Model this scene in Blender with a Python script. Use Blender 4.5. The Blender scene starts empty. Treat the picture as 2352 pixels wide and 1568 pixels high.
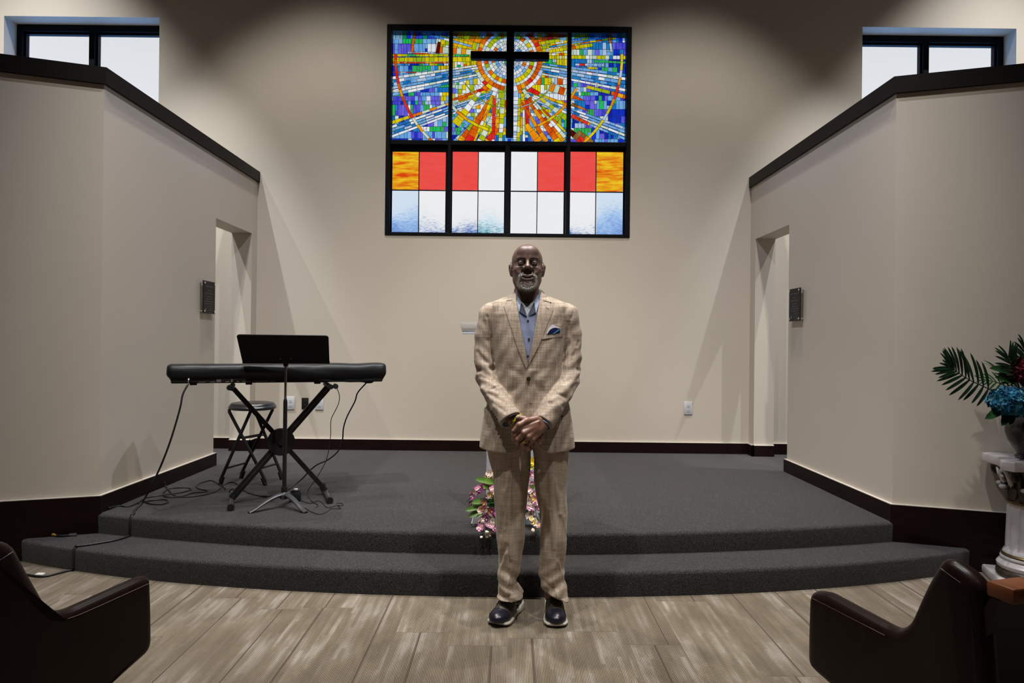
import bpy, bmesh, math, random
import numpy as np
from mathutils import Vector, Matrix, noise as mnoise

S = bpy.context.scene
COL = S.collection
PI = math.pi

# ------------------------------------------------------------------ camera
FPX = 1568.0
cam_d = bpy.data.cameras.new('camera')
cam_d.sensor_width = 36.0
cam_d.lens = 24.0
cam_d.clip_start = 0.05
cam = bpy.data.objects.new('camera', cam_d)
COL.objects.link(cam)
EYE = Vector((0, 0, 1.36))
RCAM = (Matrix.Rotation(-2 / FPX, 3, 'Z') @ Matrix.Rotation(PI / 2 + 4 / FPX, 3, 'X')
        @ Matrix.Rotation(math.radians(0.63), 3, 'Z'))
cam.matrix_world = Matrix.Translation(EYE) @ RCAM.to_4x4()
S.camera = cam

def ray(px, py):
    return RCAM @ Vector(((px - 1176) / FPX, (784 - py) / FPX, -1))
def P(px, py, Y):                 # photo pixel at depth Y
    d = ray(px, py)
    return EYE + d * (Y / d.y)
def G(px, py, z):                 # photo pixel on the level z
    d = ray(px, py)
    return EYE + d * ((z - EYE.z) / d.z)
def WX(px, py, x):                # photo pixel on a wall at x
    d = ray(px, py)
    return EYE + d * (x / d.x)

# ------------------------------------------------------------------ view, sky
S.view_settings.view_transform = 'Standard'
S.view_settings.look = 'None'
S.view_settings.exposure = 0.0
S.view_settings.gamma = 1.0
S.view_settings.use_curve_mapping = False

world = bpy.data.worlds.new('world')
S.world = world
world.use_nodes = True
nt = world.node_tree
nt.nodes.clear()
w_out = nt.nodes.new('ShaderNodeOutputWorld')
w_bg = nt.nodes.new('ShaderNodeBackground')
w_tc = nt.nodes.new('ShaderNodeTexCoord')
w_sep = nt.nodes.new('ShaderNodeSeparateXYZ')
w_rmp = nt.nodes.new('ShaderNodeValToRGB')
nt.links.new(w_tc.outputs['Generated'], w_sep.inputs[0])
w_map = nt.nodes.new('ShaderNodeMath'); w_map.operation = 'MULTIPLY_ADD'
w_map.inputs[1].default_value = .5; w_map.inputs[2].default_value = .5
nt.links.new(w_sep.outputs['Z'], w_map.inputs[0])
nt.links.new(w_map.outputs[0], w_rmp.inputs[0])
nt.links.new(w_rmp.outputs[0], w_bg.inputs[0])
nt.links.new(w_bg.outputs[0], w_out.inputs[0])
cr = w_rmp.color_ramp
stops = [(0.0, (.5, 1.2, 2.6)), (.50, (.5, 1.2, 2.6)), (.53, (.86, .87, .88)), (.65, (.86, .87, .88)), (.71, (.77, .77, .77)), (.75, (.77, .80, .86)), (.79, (.55, 1.15, 2.4)), (1.0, (.40, .95, 2.3))]
while len(cr.elements) < len(stops): cr.elements.new(.5)
for e_, (p_, c_) in zip(cr.elements, stops):
    e_.position = p_; e_.color = c_ + (1,)
w_bg.inputs[1].default_value = 1.0

# ------------------------------------------------------------------ lamps of the hall (recessed ceiling downlights) and added cool spots
def spot(x, y, z, power, half, blend=0.35, color=(1, .93, .84), size=0.06, aim=None):
    d = bpy.data.lights.new('downlight_or_fill', 'SPOT')
    d.energy = power
    d.spot_size = math.radians(half) * 2
    d.spot_blend = blend
    d.color = color
    d.shadow_soft_size = size
    o = bpy.data.objects.new('downlight_or_fill', d)
    COL.objects.link(o)
    o.location = (x, y, z)
    if aim:
        v = Vector(aim) - Vector((x, y, z))
        o.rotation_euler = v.to_track_quat('-Z', 'Y').to_euler()
    return o
WALL_Y = 6.61
ZL = 7.2
# row near the back wall: two over the stage, two over the side rooms
for lx, ly, lp, lh, lb in ((-1.80, 4.80, 640, 36, .42), (1.66, 4.85, 560, 35, .42)):
    spot(lx, ly, ZL, lp, lh, lb, (1, .955, .89))
for lx in (-4.60, 4.72):
    spot(lx, 5.25, ZL, 1550, 35, .7, (.97, .985, 1), size=.03)
# stage lights further out, tipped towards the platform
for lx in (-1.5, 1.5):
    spot(lx, .75, ZL, 980, 25, .95, (1, .955, .89), size=.09, aim=(lx * .35, 5.2, .7))
# cool lamps inside the two side rooms
for s_ in (-1, 1):
    spot(s_ * 3.35, 4.7, 6.9, 760, 15, .8, (.88, .94, 1), size=.03, aim=(s_ * 2.85, 6.55, 1.2))
# added cool spots, standing in for window daylight on the inner side walls
spot(1.3, 3.3, ZL, 560, 22, .8, (.78, .82, 1), size=.05, aim=(-2.47, 5.0, 1.5))
spot(-1.4, 3.3, ZL, 560, 22, .8, (.78, .82, 1), size=.05, aim=(2.31, 5.0, 1.5))
for lx, ly, lp in ((-.9, 2.55, 700), (.9, 2.55, 700), (-1.9, -1.4, 190), (1.9, -1.4, 190)):
    spot(lx, ly, ZL, lp, 32, 0.9, (1, .955, .89))

# ------------------------------------------------------------------ small library
def link(name, me, mat=None, parent=None):
    o = bpy.data.objects.new(name, me)
    COL.objects.link(o)
    if mat is not None:
        for m in (mat if isinstance(mat, (list, tuple)) else [mat]):
            me.materials.append(m)
    if parent is not None:
        o.parent = parent
    return o
def tag(o, label=None, cat=None, group=None, kind=None):
    if label: o['label'] = label
    if cat: o['category'] = cat
    if group: o['group'] = group
    if kind: o['kind'] = kind
    return o
def thing(name, label, cat, loc=(0, 0, 0), rz=0, group=None):
    o = bpy.data.objects.new(name, None)
    o.empty_display_size = 0.1
    COL.objects.link(o)
    o.location = loc
    o.rotation_euler = (0, 0, rz)
    return tag(o, label, cat, group)
def part(parent, o, label=None):            # parent while keeping world placement
    bpy.context.view_layer.update()
    o.parent = parent
    o.matrix_parent_inverse = (Matrix.Translation(parent.location) @ parent.rotation_euler.to_matrix().to_4x4()).inverted() if parent.parent is None else Matrix()
    if label: o['label'] = label
    return o
def finish(bm, name, mat, smooth=False, parent=None, angle=None):
    bmesh.ops.recalc_face_normals(bm, faces=bm.faces)
    me = bpy.data.meshes.new(name)
    bm.to_mesh(me); bm.free()
    if smooth:
        me.polygons.foreach_set('use_smooth', [True] * len(me.polygons))
        if angle: 
            try: me.set_sharp_from_angle(angle=math.radians(angle))
            except Exception: pass
    return link(name, me, mat, parent)
def box(bm, a, b, bevel=0.0, seg=2, M=None, mi=0):
    a = Vector(a); b = Vector(b)
    c = (a + b) / 2; s = b - a
    r = bmesh.ops.create_cube(bm, size=1.0)
    vs = r['verts']
    bmesh.ops.scale(bm, vec=(abs(s.x), abs(s.y), abs(s.z)), verts=vs)
    bmesh.ops.translate(bm, vec=c, verts=vs)
    fs = list({f for v in vs for f in v.link_faces})
    if bevel > 0:
        es = list({e for v in vs for e in v.link_edges})
        r = bmesh.ops.bevel(bm, geom=es, offset=bevel, segments=seg, profile=0.5, affect='EDGES')
        fs = list(set(r['faces']) | {f for f in fs if f.is_valid})
        vs = list({v for f in fs for v in f.verts})
    if M is not None:
        bmesh.ops.transform(bm, matrix=M, verts=vs)
    for f in fs:
        f.material_index = mi
    return vs
def frames(pts):
    pts = [Vector(p) for p in pts]
    T = []
    for i in range(len(pts)):
        a = pts[max(0, i - 1)]; b = pts[min(len(pts) - 1, i + 1)]
        t = (b - a)
        T.append(t.normalized() if t.length > 1e-9 else Vector((0, 0, 1)))
    up = Vector((0, 0, 1)) if abs(T[0].z) < 0.9 else Vector((1, 0, 0))
    N = [(up - T[0] * up.dot(T[0])).normalized()]
    for i in range(1, len(pts)):
        n = N[-1] - T[i] * N[-1].dot(T[i])
        N.append(n.normalized() if n.length > 1e-6 else N[-1])
    return pts, T, N
def tube(bm, pts, r, n=8, caps=True, sq=None, mi=0):
    pts, T, N = frames(pts)
    rs = r if isinstance(r, (list, tuple)) else [r] * len(pts)
    rings = []
    for p, t, nn, rr in zip(pts, T, N, rs):
        b = t.cross(nn)
        ring = []
        for k in range(n):
            a = 2 * PI * k / n + (PI / n if n == 4 else 0)
            if isinstance(rr, tuple): ra, rb = rr
            else: ra = rb = rr
            ring.append(bm.verts.new(p + nn * (math.cos(a) * ra) + b * (math.sin(a) * rb)))
        rings.append(ring)
    for i in range(len(rings) - 1):
        for k in range(n):
            f = bm.faces.new((rings[i][k], rings[i][(k + 1) % n], rings[i + 1][(k + 1) % n], rings[i + 1][k]))
            f.material_index = mi
    if caps:
        bm.faces.new(rings[0][::-1]).material_index = mi
        bm.faces.new(rings[-1]).material_index = mi
def spline(pts, n=8):
    pts = [Vector(p) for p in pts]
    if len(pts) < 3: return pts
    out = []
    q = [pts[0] * 2 - pts[1]] + pts + [pts[-1] * 2 - pts[-2]]
    for i in range(1, len(q) - 2):
        p0, p1, p2, p3 = q[i - 1:i + 3]
        for k in range(n):
            t = k / n
            out.append(0.5 * ((2 * p1) + (p2 - p0) * t + (2 * p0 - 5 * p1 + 4 * p2 - p3) * t * t + (3 * p1 - p0 - 3 * p2 + p3) * t ** 3))
    out.append(pts[-1])
    return out
def lathe(bm, prof, n=32, c=(0, 0, 0), mod=None, mi=0):
    rings = []
    for (r, z) in prof:
        ring = []
        for k in range(n):
            a = 2 * PI * k / n
            rr = r * (mod(a, z) if mod else 1)
            ring.append(bm.verts.new((c[0] + rr * math.cos(a), c[1] + rr * math.sin(a), c[2] + z)))
        rings.append(ring)
    for i in range(len(rings) - 1):
        for k in range(n):
            bm.faces.new((rings[i][k], rings[i][(k + 1) % n], rings[i + 1][(k + 1) % n], rings[i + 1][k])).material_index = mi
    if prof[0][0] > 1e-5: bm.faces.new(rings[0][::-1]).material_index = mi
    if prof[-1][0] > 1e-5: bm.faces.new(rings[-1]).material_index = mi
def prism(bm, poly, axis, a, b, bevel=0, seg=2, mi=0):
    """poly in the two other axes; extruded from a to b along axis"""
    def v3(p, t):
        if axis == 'x': return (t, p[0], p[1])
        if axis == 'y': return (p[0], t, p[1])
        return (p[0], p[1], t)
    v0 = [bm.verts.new(v3(p, a)) for p in poly]
    v1 = [bm.verts.new(v3(p, b)) for p in poly]
    n = len(poly)
    fs = [bm.faces.new(v0[::-1]), bm.faces.new(v1)]
    for i in range(n):
        fs.append(bm.faces.new((v0[i], v0[(i + 1) % n], v1[(i + 1) % n], v1[i])))
    for f in fs: f.material_index = mi
    if bevel:
        es = list({e for f in fs[:2] for e in f.edges})
        bmesh.ops.recalc_face_normals(bm, faces=fs)
        bmesh.ops.bevel(bm, geom=es, offset=bevel, segments=seg, profile=0.5, affect='EDGES')
    return v0 + v1
def quadstrip(rows):
    """rows: list of equal length point lists -> mesh grid"""
    bm = bmesh.new()
    V = [[bm.verts.new(p) for p in r] for r in rows]
    for i in range(len(V) - 1):
        for j in range(len(V[0]) - 1):
            bm.faces.new((V[i][j], V[i][j + 1], V[i + 1][j + 1], V[i + 1][j]))
    return bm
def solidify(bm, t):
    bmesh.ops.recalc_face_normals(bm, faces=bm.faces)
    bmesh.ops.solidify(bm, geom=list(bm.faces), thickness=t)

# ------------------------------------------------------------------ materials
def srgb(r, g, b):
    f = lambda c: (c / 255 / 12.92) if c / 255 <= 0.04045 else ((c / 255 + 0.055) / 1.055) ** 2.4
    return (f(r), f(g), f(b), 1)
class Mat:
    def __init__(s, name):
        s.m = bpy.data.materials.new(name); s.m.use_nodes = True
        s.t = s.m.node_tree; s.n = s.t.nodes
        s.b = s.n['Principled BSDF']; s.out = s.n['Material Output']
    def new(s, t, **kw):
        n = s.n.new(t)
        for k, v in kw.items():
            if k in n.inputs: n.inputs[k].default_value = v
            else: setattr(n, k, v)
        return n
    def link(s, a, b): s.t.links.new(a, b)
    def coords(s, scale=(1, 1, 1), kind='Object', rot=(0, 0, 0)):
        tc = s.new('ShaderNodeTexCoord'); mp = s.new('ShaderNodeMapping')
        mp.inputs['Scale'].default_value = scale
        mp.inputs['Rotation'].default_value = rot
        s.link(tc.outputs[kind], mp.inputs[0]); return mp.outputs[0]
    def noise(s, co, scale, detail=3, rough=.5):
        n = s.new('ShaderNodeTexNoise'); n.inputs['Scale'].default_value = scale
        n.inputs['Detail'].default_value = detail; n.inputs['Roughness'].default_value = rough
        if co is not None: s.link(co, n.inputs['Vector'])
        return n.outputs[0]
    def ramp(s, fac, stops):
        r = s.new('ShaderNodeValToRGB'); s.link(fac, r.inputs[0])
        cr = r.color_ramp
        while len(cr.elements) < len(stops): cr.elements.new(0.5)
        for e, (p, c) in zip(cr.elements, stops): e.position = p; e.color = c
        return r.outputs[0]
    def mix(s, fac, a, b, mode='MIX'):
        m = s.new('ShaderNodeMix'); m.data_type = 'RGBA'; m.blend_type = mode
        for i, v in ((0, fac), (6, a), (7, b)):
            if hasattr(v, 'links') or isinstance(v, bpy.types.NodeSocket): s.link(v, m.inputs[i])
            else: m.inputs[i].default_value = v
        return m.outputs[2]
    def math(s, op, a, b=0.0, c=None):
        m = s.new('ShaderNodeMath'); m.operation = op
        for i, v in enumerate((a, b) if c is None else (a, b, c)):
            if isinstance(v, bpy.types.NodeSocket): s.link(v, m.inputs[i])
            else: m.inputs[i].default_value = v
        return m.outputs[0]
    def bump(s, h, strength=.2, dist=.01):
        b = s.new('ShaderNodeBump'); b.inputs['Strength'].default_value = strength
        b.inputs['Distance'].default_value = dist
        s.link(h, b.inputs['Height']); s.link(b.outputs[0], s.b.inputs['Normal'])
    def col(s, c):
        if isinstance(c, bpy.types.NodeSocket): s.link(c, s.b.inputs['Base Color'])
        else: s.b.inputs['Base Color'].default_value = c
    def set(s, **kw):
        for k, v in kw.items(): s.b.inputs[k.replace('_', ' ')].default_value = v
def plain(name, c, rough=.5, metal=0.0, spec=.5, var=0.06, scale=30, bump=0.0, coat=0):
    m = Mat(name)
    co = m.coords()
    n = m.noise(co, scale, 3)
    lo = tuple(x * (1 - var) for x in c[:3]) + (1,)
    hi = tuple(min(1, x * (1 + var)) for x in c[:3]) + (1,)
    m.col(m.ramp(n, [(.3, lo), (.7, hi)]))
    m.b.inputs['Roughness'].default_value = rough
    m.b.inputs['Metallic'].default_value = metal
    m.b.inputs['Specular IOR Level'].default_value = spec
    if coat: m.b.inputs['Coat Weight'].default_value = coat
    if bump: m.bump(n, bump, .003)
    return m.m

# ------------------------------------------------------------------ room materials
def wall_mat():
    m = Mat('painted_plaster')
    co = m.coords()
    n = m.noise(co, 1.1, 4, .55)
    c = m.ramp(n, [(.3, (.575, .515, .430, 1)), (.7, (.605, .540, .455, 1))])
    n3 = m.noise(m.coords((1, 1, .35)), 9, 5, .7)
    sm = m.ramp(n3, [(.70, (0, 0, 0, 1)), (.78, (1, 1, 1, 1))])
    c = m.mix(m.math('MULTIPLY', sm, .10), c, (.47, .42, .35, 1))
    m.col(c)
    m.set(Roughness=.62, Specular_IOR_Level=.25)
    m.bump(m.noise(co, 160, 2), .08, .001)
    return m.m
def wood_mat(name, dark, light, rough=.4, grain=(1, 1, 14), coat=0.0):
    m = Mat(name)
    co = m.coords(grain)
    n = m.noise(co, 3.5, 5, .65)
    m.col(m.ramp(n, [(.30, dark), (.72, light)]))
    m.set(Roughness=rough, Coat_Weight=coat, Specular_IOR_Level=.18)
    m.bump(n, .06, .001)
    return m.m
def stage_carpet():
    m = Mat('charcoal_cut_pile_carpet')
    co = m.coords()
    n = m.noise(co, 260, 2, .7)
    n2 = m.noise(co, 3, 3, .6)
    c = m.ramp(n, [(.34, (.005, .005, .006, 1)), (.50, (.033, .0325, .0335, 1)), (.64, (.135, .127, .123, 1))])
    n3 = m.noise(co, 55, 2, .5)
    c = m.mix(.35, c, m.ramp(n3, [(.35, (.014, .014, .015, 1)), (.65, (.034, .033, .032, 1))]))
    m.col(m.mix(m.math('MULTIPLY', n2, .25), c, (.03, .03, .032, 1)))
    m.set(Roughness=.95, Specular_IOR_Level=.05, Sheen_Weight=.85, Sheen_Roughness=.35)
    m.b.inputs['Sheen Tint'].default_value = (.55, .53, .53, 1)
    m.bump(n, .7, .006)
    return m.m
def tile_carpet():
    m = Mat('striped_carpet_planks')
    tc = m.new('ShaderNodeTexCoord'); sp = m.new('ShaderNodeSeparateXYZ')
    m.link(tc.outputs['Object'], sp.inputs[0])
    X, Y = sp.outputs['X'], sp.outputs['Y']
    pw, pl = .25, 1.0
    xi = m.math('FLOOR', m.math('DIVIDE', X, pw))
    hx = m.math('FRACT', m.math('MULTIPLY', m.math('SINE', m.math('MULTIPLY', xi, 12.9898)), 43758.5))
    ys = m.math('ADD', m.math('DIVIDE', Y, pl), hx)
    yi = m.math('FLOOR', ys)
    cmb = m.new('ShaderNodeCombineXYZ'); m.link(xi, cmb.inputs[0]); m.link(yi, cmb.inputs[1])
    wn = m.new('ShaderNodeTexWhiteNoise'); m.link(cmb.outputs[0], wn.inputs['Vector'])
    rnd = wn.outputs['Value']
    # soft blotches, stretched along the stripes, per plank offset
    off = m.new('ShaderNodeCombineXYZ')
    m.link(m.math('ADD', m.math('MULTIPLY', X, 6.0), m.math('MULTIPLY', rnd, 40)), off.inputs[0])
    m.link(m.math('MULTIPLY', Y, 1.6), off.inputs[1])
    bl = m.new('ShaderNodeTexNoise'); bl.inputs['Scale'].default_value = 1.6; bl.inputs['Detail'].default_value = 4
    m.link(off.outputs[0], bl.inputs['Vector'])
    off2 = m.new('ShaderNodeCombineXYZ')
    m.link(m.math('ADD', m.math('MULTIPLY', X, 26.0), m.math('MULTIPLY', rnd, 90)), off2.inputs[0])
    m.link(m.math('MULTIPLY', Y, 1.1), off2.inputs[1])
    st = m.new('ShaderNodeTexNoise'); st.inputs['Scale'].default_value = 1.5; st.inputs['Detail'].default_value = 5
    st.inputs['Roughness'].default_value = .65
    m.link(off2.outputs[0], st.inputs['Vector'])
    # short hard-ended dashes, two centimetres wide
    xi2 = m.math('FLOOR', m.math('DIVIDE', X, .0189))
    hs = m.math('FRACT', m.math('MULTIPLY', m.math('SINE', m.math('MULTIPLY', xi2, 78.233)), 43758.5))
    yi2 = m.math('FLOOR', m.math('ADD', m.math('MULTIPLY', Y, 3.2), m.math('MULTIPLY', hs, 3)))
    c2_ = m.new('ShaderNodeCombineXYZ'); m.link(xi2, c2_.inputs[0]); m.link(yi2, c2_.inputs[1]); m.link(rnd, c2_.inputs[2])
    w2 = m.new('ShaderNodeTexWhiteNoise'); m.link(c2_.outputs[0], w2.inputs['Vector'])
    light = m.math('ADD', m.math('MULTIPLY', bl.outputs[0], .62), m.math('ADD', m.math('MULTIPLY', st.outputs[0], .28), m.math('MULTIPLY', w2.outputs['Value'], .10)))
    base = m.ramp(light, [(.38, (.185, .153, .115, 1)), (.49, (.240, .202, .152, 1)), (.555, (.300, .260, .208, 1)), (.64, (.45, .410, .365, 1))])
    base = m.mix(m.math('MULTIPLY', m.math('MULTIPLY', rnd, rnd), .60), base, (.17, .138, .102, 1))
    # fine dark ribs, about 6 mm apart
    rib = m.math('SINE', m.math('MULTIPLY', X, 2 * PI / .0063))
    ribm = m.math('MULTIPLY', m.math('ADD', rib, 1.0), .5)
    rc = m.ramp(ribm, [(.18, (.30, .27, .26, 1)), (.62, (1, 1, 1, 1))])
    base = m.mix(.85, base, m.mix(1.0, base, rc, 'MULTIPLY'))
    # fibre fleck
    fl = m.noise(m.coords((1, 1, 1)), 320, 2, .7)
    base = m.mix(.5, base, m.mix(1.0, base, m.ramp(fl, [(.3, (.6, .6, .6, 1)), (.7, (1.3, 1.3, 1.3, 1))]), 'MULTIPLY'))
    # a plain dark line lengthways, one per plank, and the short plank ends
    fx = m.math('FRACT', m.math('DIVIDE', X, pw))
    dl = m.math('LESS_THAN', m.math('ABSOLUTE', m.math('SUBTRACT', fx, m.math('ADD', .2, m.math('MULTIPLY', rnd, .6)))), .018)
    dl = m.math('MULTIPLY', dl, m.math('GREATER_THAN', rnd, .35))
    base = m.mix(m.math('MULTIPLY', dl, .9), base, (.085, .064, .052, 1))
    ey = m.math('LESS_THAN', m.math('FRACT', ys), .006)
    base = m.mix(m.math('MULTIPLY', ey, .45), base, (.10, .08, .06, 1))
    m.col(base)
    m.set(Roughness=.95, Specular_IOR_Level=.1)
    m.bump(m.math('ADD', ribm, fl), .25, .002)
    return m.m
M_WALL = wall_mat()
M_CAULK = plain('pale_caulk_line', (.62, .57, .50, 1), .5)
M_BASE = wood_mat('dark_stained_base', (.0055, .0018, .0017, 1), (.014, .0046, .0040, 1), .42, (1, 1, 16))
M_CAP = wood_mat('dark_cap_rail', (.0055, .0035, .0032, 1), (.010, .006, .0055, 1), .5, (1, 1, 12))
M_CEIL = plain('ceiling_paint', (.28, .28, .28, 1), .9)
M_STAGE = stage_carpet()
M_FLOOR = tile_carpet()
M_FRAME = plain('dark_bronze_window_frame', (.0035, .004, .007, 1), .55, .0, .12)
M_LEAD = plain('lead_came', (.006, .006, .008, 1), .6)

ZF, ZP = .065, .195                 # hall floor level, step level
XL, XR, YN = -2.47, 2.31, 4.115      # faces of the two inner side walls, and their near corner
ZS, ZT = .314, 2.99                  # stage level, top of the cap rail
DL = Vector((-.94, -.34, 0)); DR = Vector((.948, -.318, 0))

def struct(name, bm, mat, smooth=False):
    return tag(finish(bm, name, mat, smooth, None, 30 if smooth else None), kind='structure')

bm = bmesh.new(); box(bm, (-7, -7, -.1), (7, 7.2, ZF)); struct('floor', bm, M_FLOOR)
bm = bmesh.new(); box(bm, (-7, -7, 7.4), (7, 7.2, 7.5)); struct('ceiling', bm, M_CEIL)
bm = bmesh.new(); box(bm, (-7, -7.2, 0), (7, -7, 7.4)); struct('wall_front', bm, M_WALL)
bm = bmesh.new(); box(bm, (-7.2, -7, 0), (-7, 7.2, 7.4)); struct('wall_outer_left', bm, M_WALL)
bm = bmesh.new(); box(bm, (7, -7, 0), (7.2, 7.2, 7.4)); struct('wall_outer_right', bm, M_WALL)

# back wall with three window holes
WT = .30
win_holes = []
def hole(x0, x1, z0, z1): win_holes.append((x0, x1, z0, z1))
a = P(888, 56, WALL_Y); b = P(1447, 546, WALL_Y)
CW = (a.x + .006, b.x - .004, b.z, a.z)        # centre window
hole(*CW)
LWN = (-4.945, -3.44, 2.95, 4.475)
RWN = (3.375, 4.87, 2.95, 4.465)
hole(*LWN); hole(*RWN)
xs = sorted({-7, 7} | {h[i] for h in win_holes for i in (0, 1)})
zs = sorted({0, 7.4} | {h[i] for h in win_holes for i in (2, 3)})
bm = bmesh.new()
for i in range(len(xs) - 1):
    for j in range(len(zs) - 1):
        cx = (xs[i] + xs[i + 1]) / 2; cz = (zs[j] + zs[j + 1]) / 2
        if any(h[0] < cx < h[1] and h[2] < cz < h[3] for h in win_holes): continue
        box(bm, (xs[i], WALL_Y, zs[j]), (xs[i + 1], WALL_Y + WT, zs[j + 1]))
bmesh.ops.remove_doubles(bm, verts=bm.verts, dist=1e-5)
# drop the inner faces shared by neighbouring blocks
seen = {}
for f in bm.faces:
    k = tuple(round(c, 4) for c in f.calc_center_median())
    seen.setdefault(k, []).append(f)
bmesh.ops.delete(bm, geom=[f for l in seen.values() if len(l) > 1 for f in l], context='FACES_ONLY')
struct('wall_back', bm, M_WALL)

# side walls with a doorway, and the angled wings in front of them
def wing_poly(x0, d, th=.19, L=3.6):
    n = Vector((-d.y, d.x, 0)) if x0 < 0 else Vector((d.y, -d.x, 0))
    if n.y < 0: n = -n
    p0 = Vector((x0, YN, 0)); p1 = p0 + d * L
    return [p0, p1, p1 + n * th, Vector((x0 + (-th if x0 < 0 else th), YN + .06, 0))]
DY0, DY1, DZ = 5.69, 6.475, 2.375
for side, x0, d in (('left', XL, DL), ('right', XR, DR)):
    s = -1 if side == 'left' else 1
    bm = bmesh.new()
    x1 = x0 + s * .19
    box(bm, (x0, YN, 0), (x1, DY0, ZT - .1))
    box(bm, (x0, DY1, 0), (x1, WALL_Y, ZT - .1))
    box(bm, (x0, DY0, DZ), (x1, DY1, ZT - .1))
    wp = wing_poly(x0, d)
    prism(bm, [(p.x, p.y) for p in wp], 'z', 0, ZT - .1)
    struct('wall_' + side, bm, M_WALL)
    # cap rail on top of both
    bm = bmesh.new()
    ov = .022
    n = Vector((d.y, -d.x, 0)) if s < 0 else Vector((-d.y, d.x, 0))
    if n.y > 0: n = -n
    corner = Vector((x0 - s * ov, YN, 0)) 
    # outer corner offset of both faces
    t = ov
    c0 = Vector((x0 - s * t, YN - t * math.tan(math.radians(35)), 0))
    p1 = Vector((x0, YN, 0)) + d * 3.6 + n * t
    inner = Vector((x0 + s * .21, YN + .09, 0)); p1i = p1 - n * (.19 + 2 * t)
    prism(bm, [(c0.x, c0.y), (p1.x, p1.y), (p1i.x, p1i.y), (inner.x, inner.y)], 'z', ZT - .1, ZT)
    prism(bm, [(c0.x, c0.y), (inner.x, inner.y), (inner.x, WALL_Y), (c0.x, WALL_Y)], 'z', ZT - .1, ZT)
    struct('trim_1' if s < 0 else 'trim_2', bm, M_CAP)
    # base boards
    bt = .02
    bm = bmesh.new()
    xa, xb = sorted((x0, x0 - s * bt))
    box(bm, (xa, YN + .0, ZS), (xb, DY0 + .02, ZS + .102))
    box(bm, (xa, DY1 - .02, ZS), (xb, WALL_Y, ZS + .102))
    xa, xb = sorted((x0 - s * bt, x1))
    box(bm, (xa, DY1 - .02, ZS), (xb, DY1, ZS + .102))
    zc0, zc1 = ZS + .102, ZS + .106
    xc, xd = sorted((x0, x0 - s * bt * .9))
    box(bm, (xc, YN, zc0), (xd, DY0 + .02, zc1), mi=1); box(bm, (xc, DY1 - .018, zc0), (xd, WALL_Y, zc1), mi=1); box(bm, (xa, DY1 - .018, zc0), (xb, DY1, zc1), mi=1)
    pf = Vector((x0, YN, 0)) + d * 3.6
    c0 = Vector((x0 - s * bt, YN - bt * .7, 0))
    p1 = pf + n * bt
    prism(bm, [(c0.x, c0.y), (p1.x, p1.y), (pf.x, pf.y), (x0, YN), (x0 - s * bt, YN)], 'z', 0, ZS + .102)
    c1_ = Vector((x0 - s * bt * .9, YN - bt * .6, 0)); q1 = pf + n * bt * .9
    prism(bm, [(c1_.x, c1_.y), (q1.x, q1.y), (pf.x, pf.y), (x0, YN), (x0 - s * bt * .9, YN)], 'z', zc0, zc1, mi=1)
    struct('baseboard_' + side, bm, [M_BASE, M_CAULK])
bm = bmesh.new()
box(bm, (XL + .02, WALL_Y - .02, ZS), (XR - .02, WALL_Y, ZS + .102))
box(bm, (-6.9, WALL_Y - .02, ZS), (XL - .19, WALL_Y, ZS + .102))
box(bm, (XR + .19, WALL_Y - .02, ZS), (6.9, WALL_Y, ZS + .102))
for xa, xb in ((XL + .02, XR - .02), (-6.9, XL - .19), (XR + .19, 6.9)): box(bm, (xa, WALL_Y - .018, ZS + .102), (xb, WALL_Y, ZS + .106), mi=1)
struct('baseboard_back', bm, [M_BASE, M_CAULK])

# carpeted stage with one step, both curved
def arc1(x): return 3.483 + .050 * (x + .08) ** 2 + .0019 * (x + .08) ** 4
def arc2(x): return 3.765 + .059 * (x + .08) ** 2
def stage_profile(y0, z0, z1, back, r=.022):
    pr = [(y0, z0), (y0 - .002, z0 + (z1 - z0) * .5), (y0 - .004, z1 - r)]
    for k in range(1, 6):
        a = PI / 2 * k / 5
        pr.append((y0 - .004 + r * (1 - math.cos(a)), z1 - r + r * math.sin(a)))
    pr += [(y0 + r + (back - y0 - r) * t, z1) for t in (.25, .5, .75, 1.0)]
    return pr
def step_mesh(arc, x0, x1, z0, z1, back):
    rows = []
    N = 72
    for i in range(N + 1):
        x = x0 + (x1 - x0) * i / N
        rows.append([(x, y, z) for y, z in stage_profile(arc(x), z0, z1, back)])
    b = quadstrip(rows)
    return b
bm = step_mesh(arc2, XL - .003, XR + .003, .10, ZS, WALL_Y)
for x0, x1 in ((-6.99, XL - .003), (XR + .003, 6.99)):
    vs = [bm.verts.new(v) for v in ((x0, 4.25, ZS), (x1, 4.25, ZS), (x1, WALL_Y, ZS), (x0, WALL_Y, ZS))]
    bm.faces.new(vs)
o = struct('floor_stage', bm, M_STAGE, True)
bm = step_mesh(arc1, -3.02, 2.84, ZF - .01, ZP, 4.3)
struct('floor_step', bm, M_STAGE, True)

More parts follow.
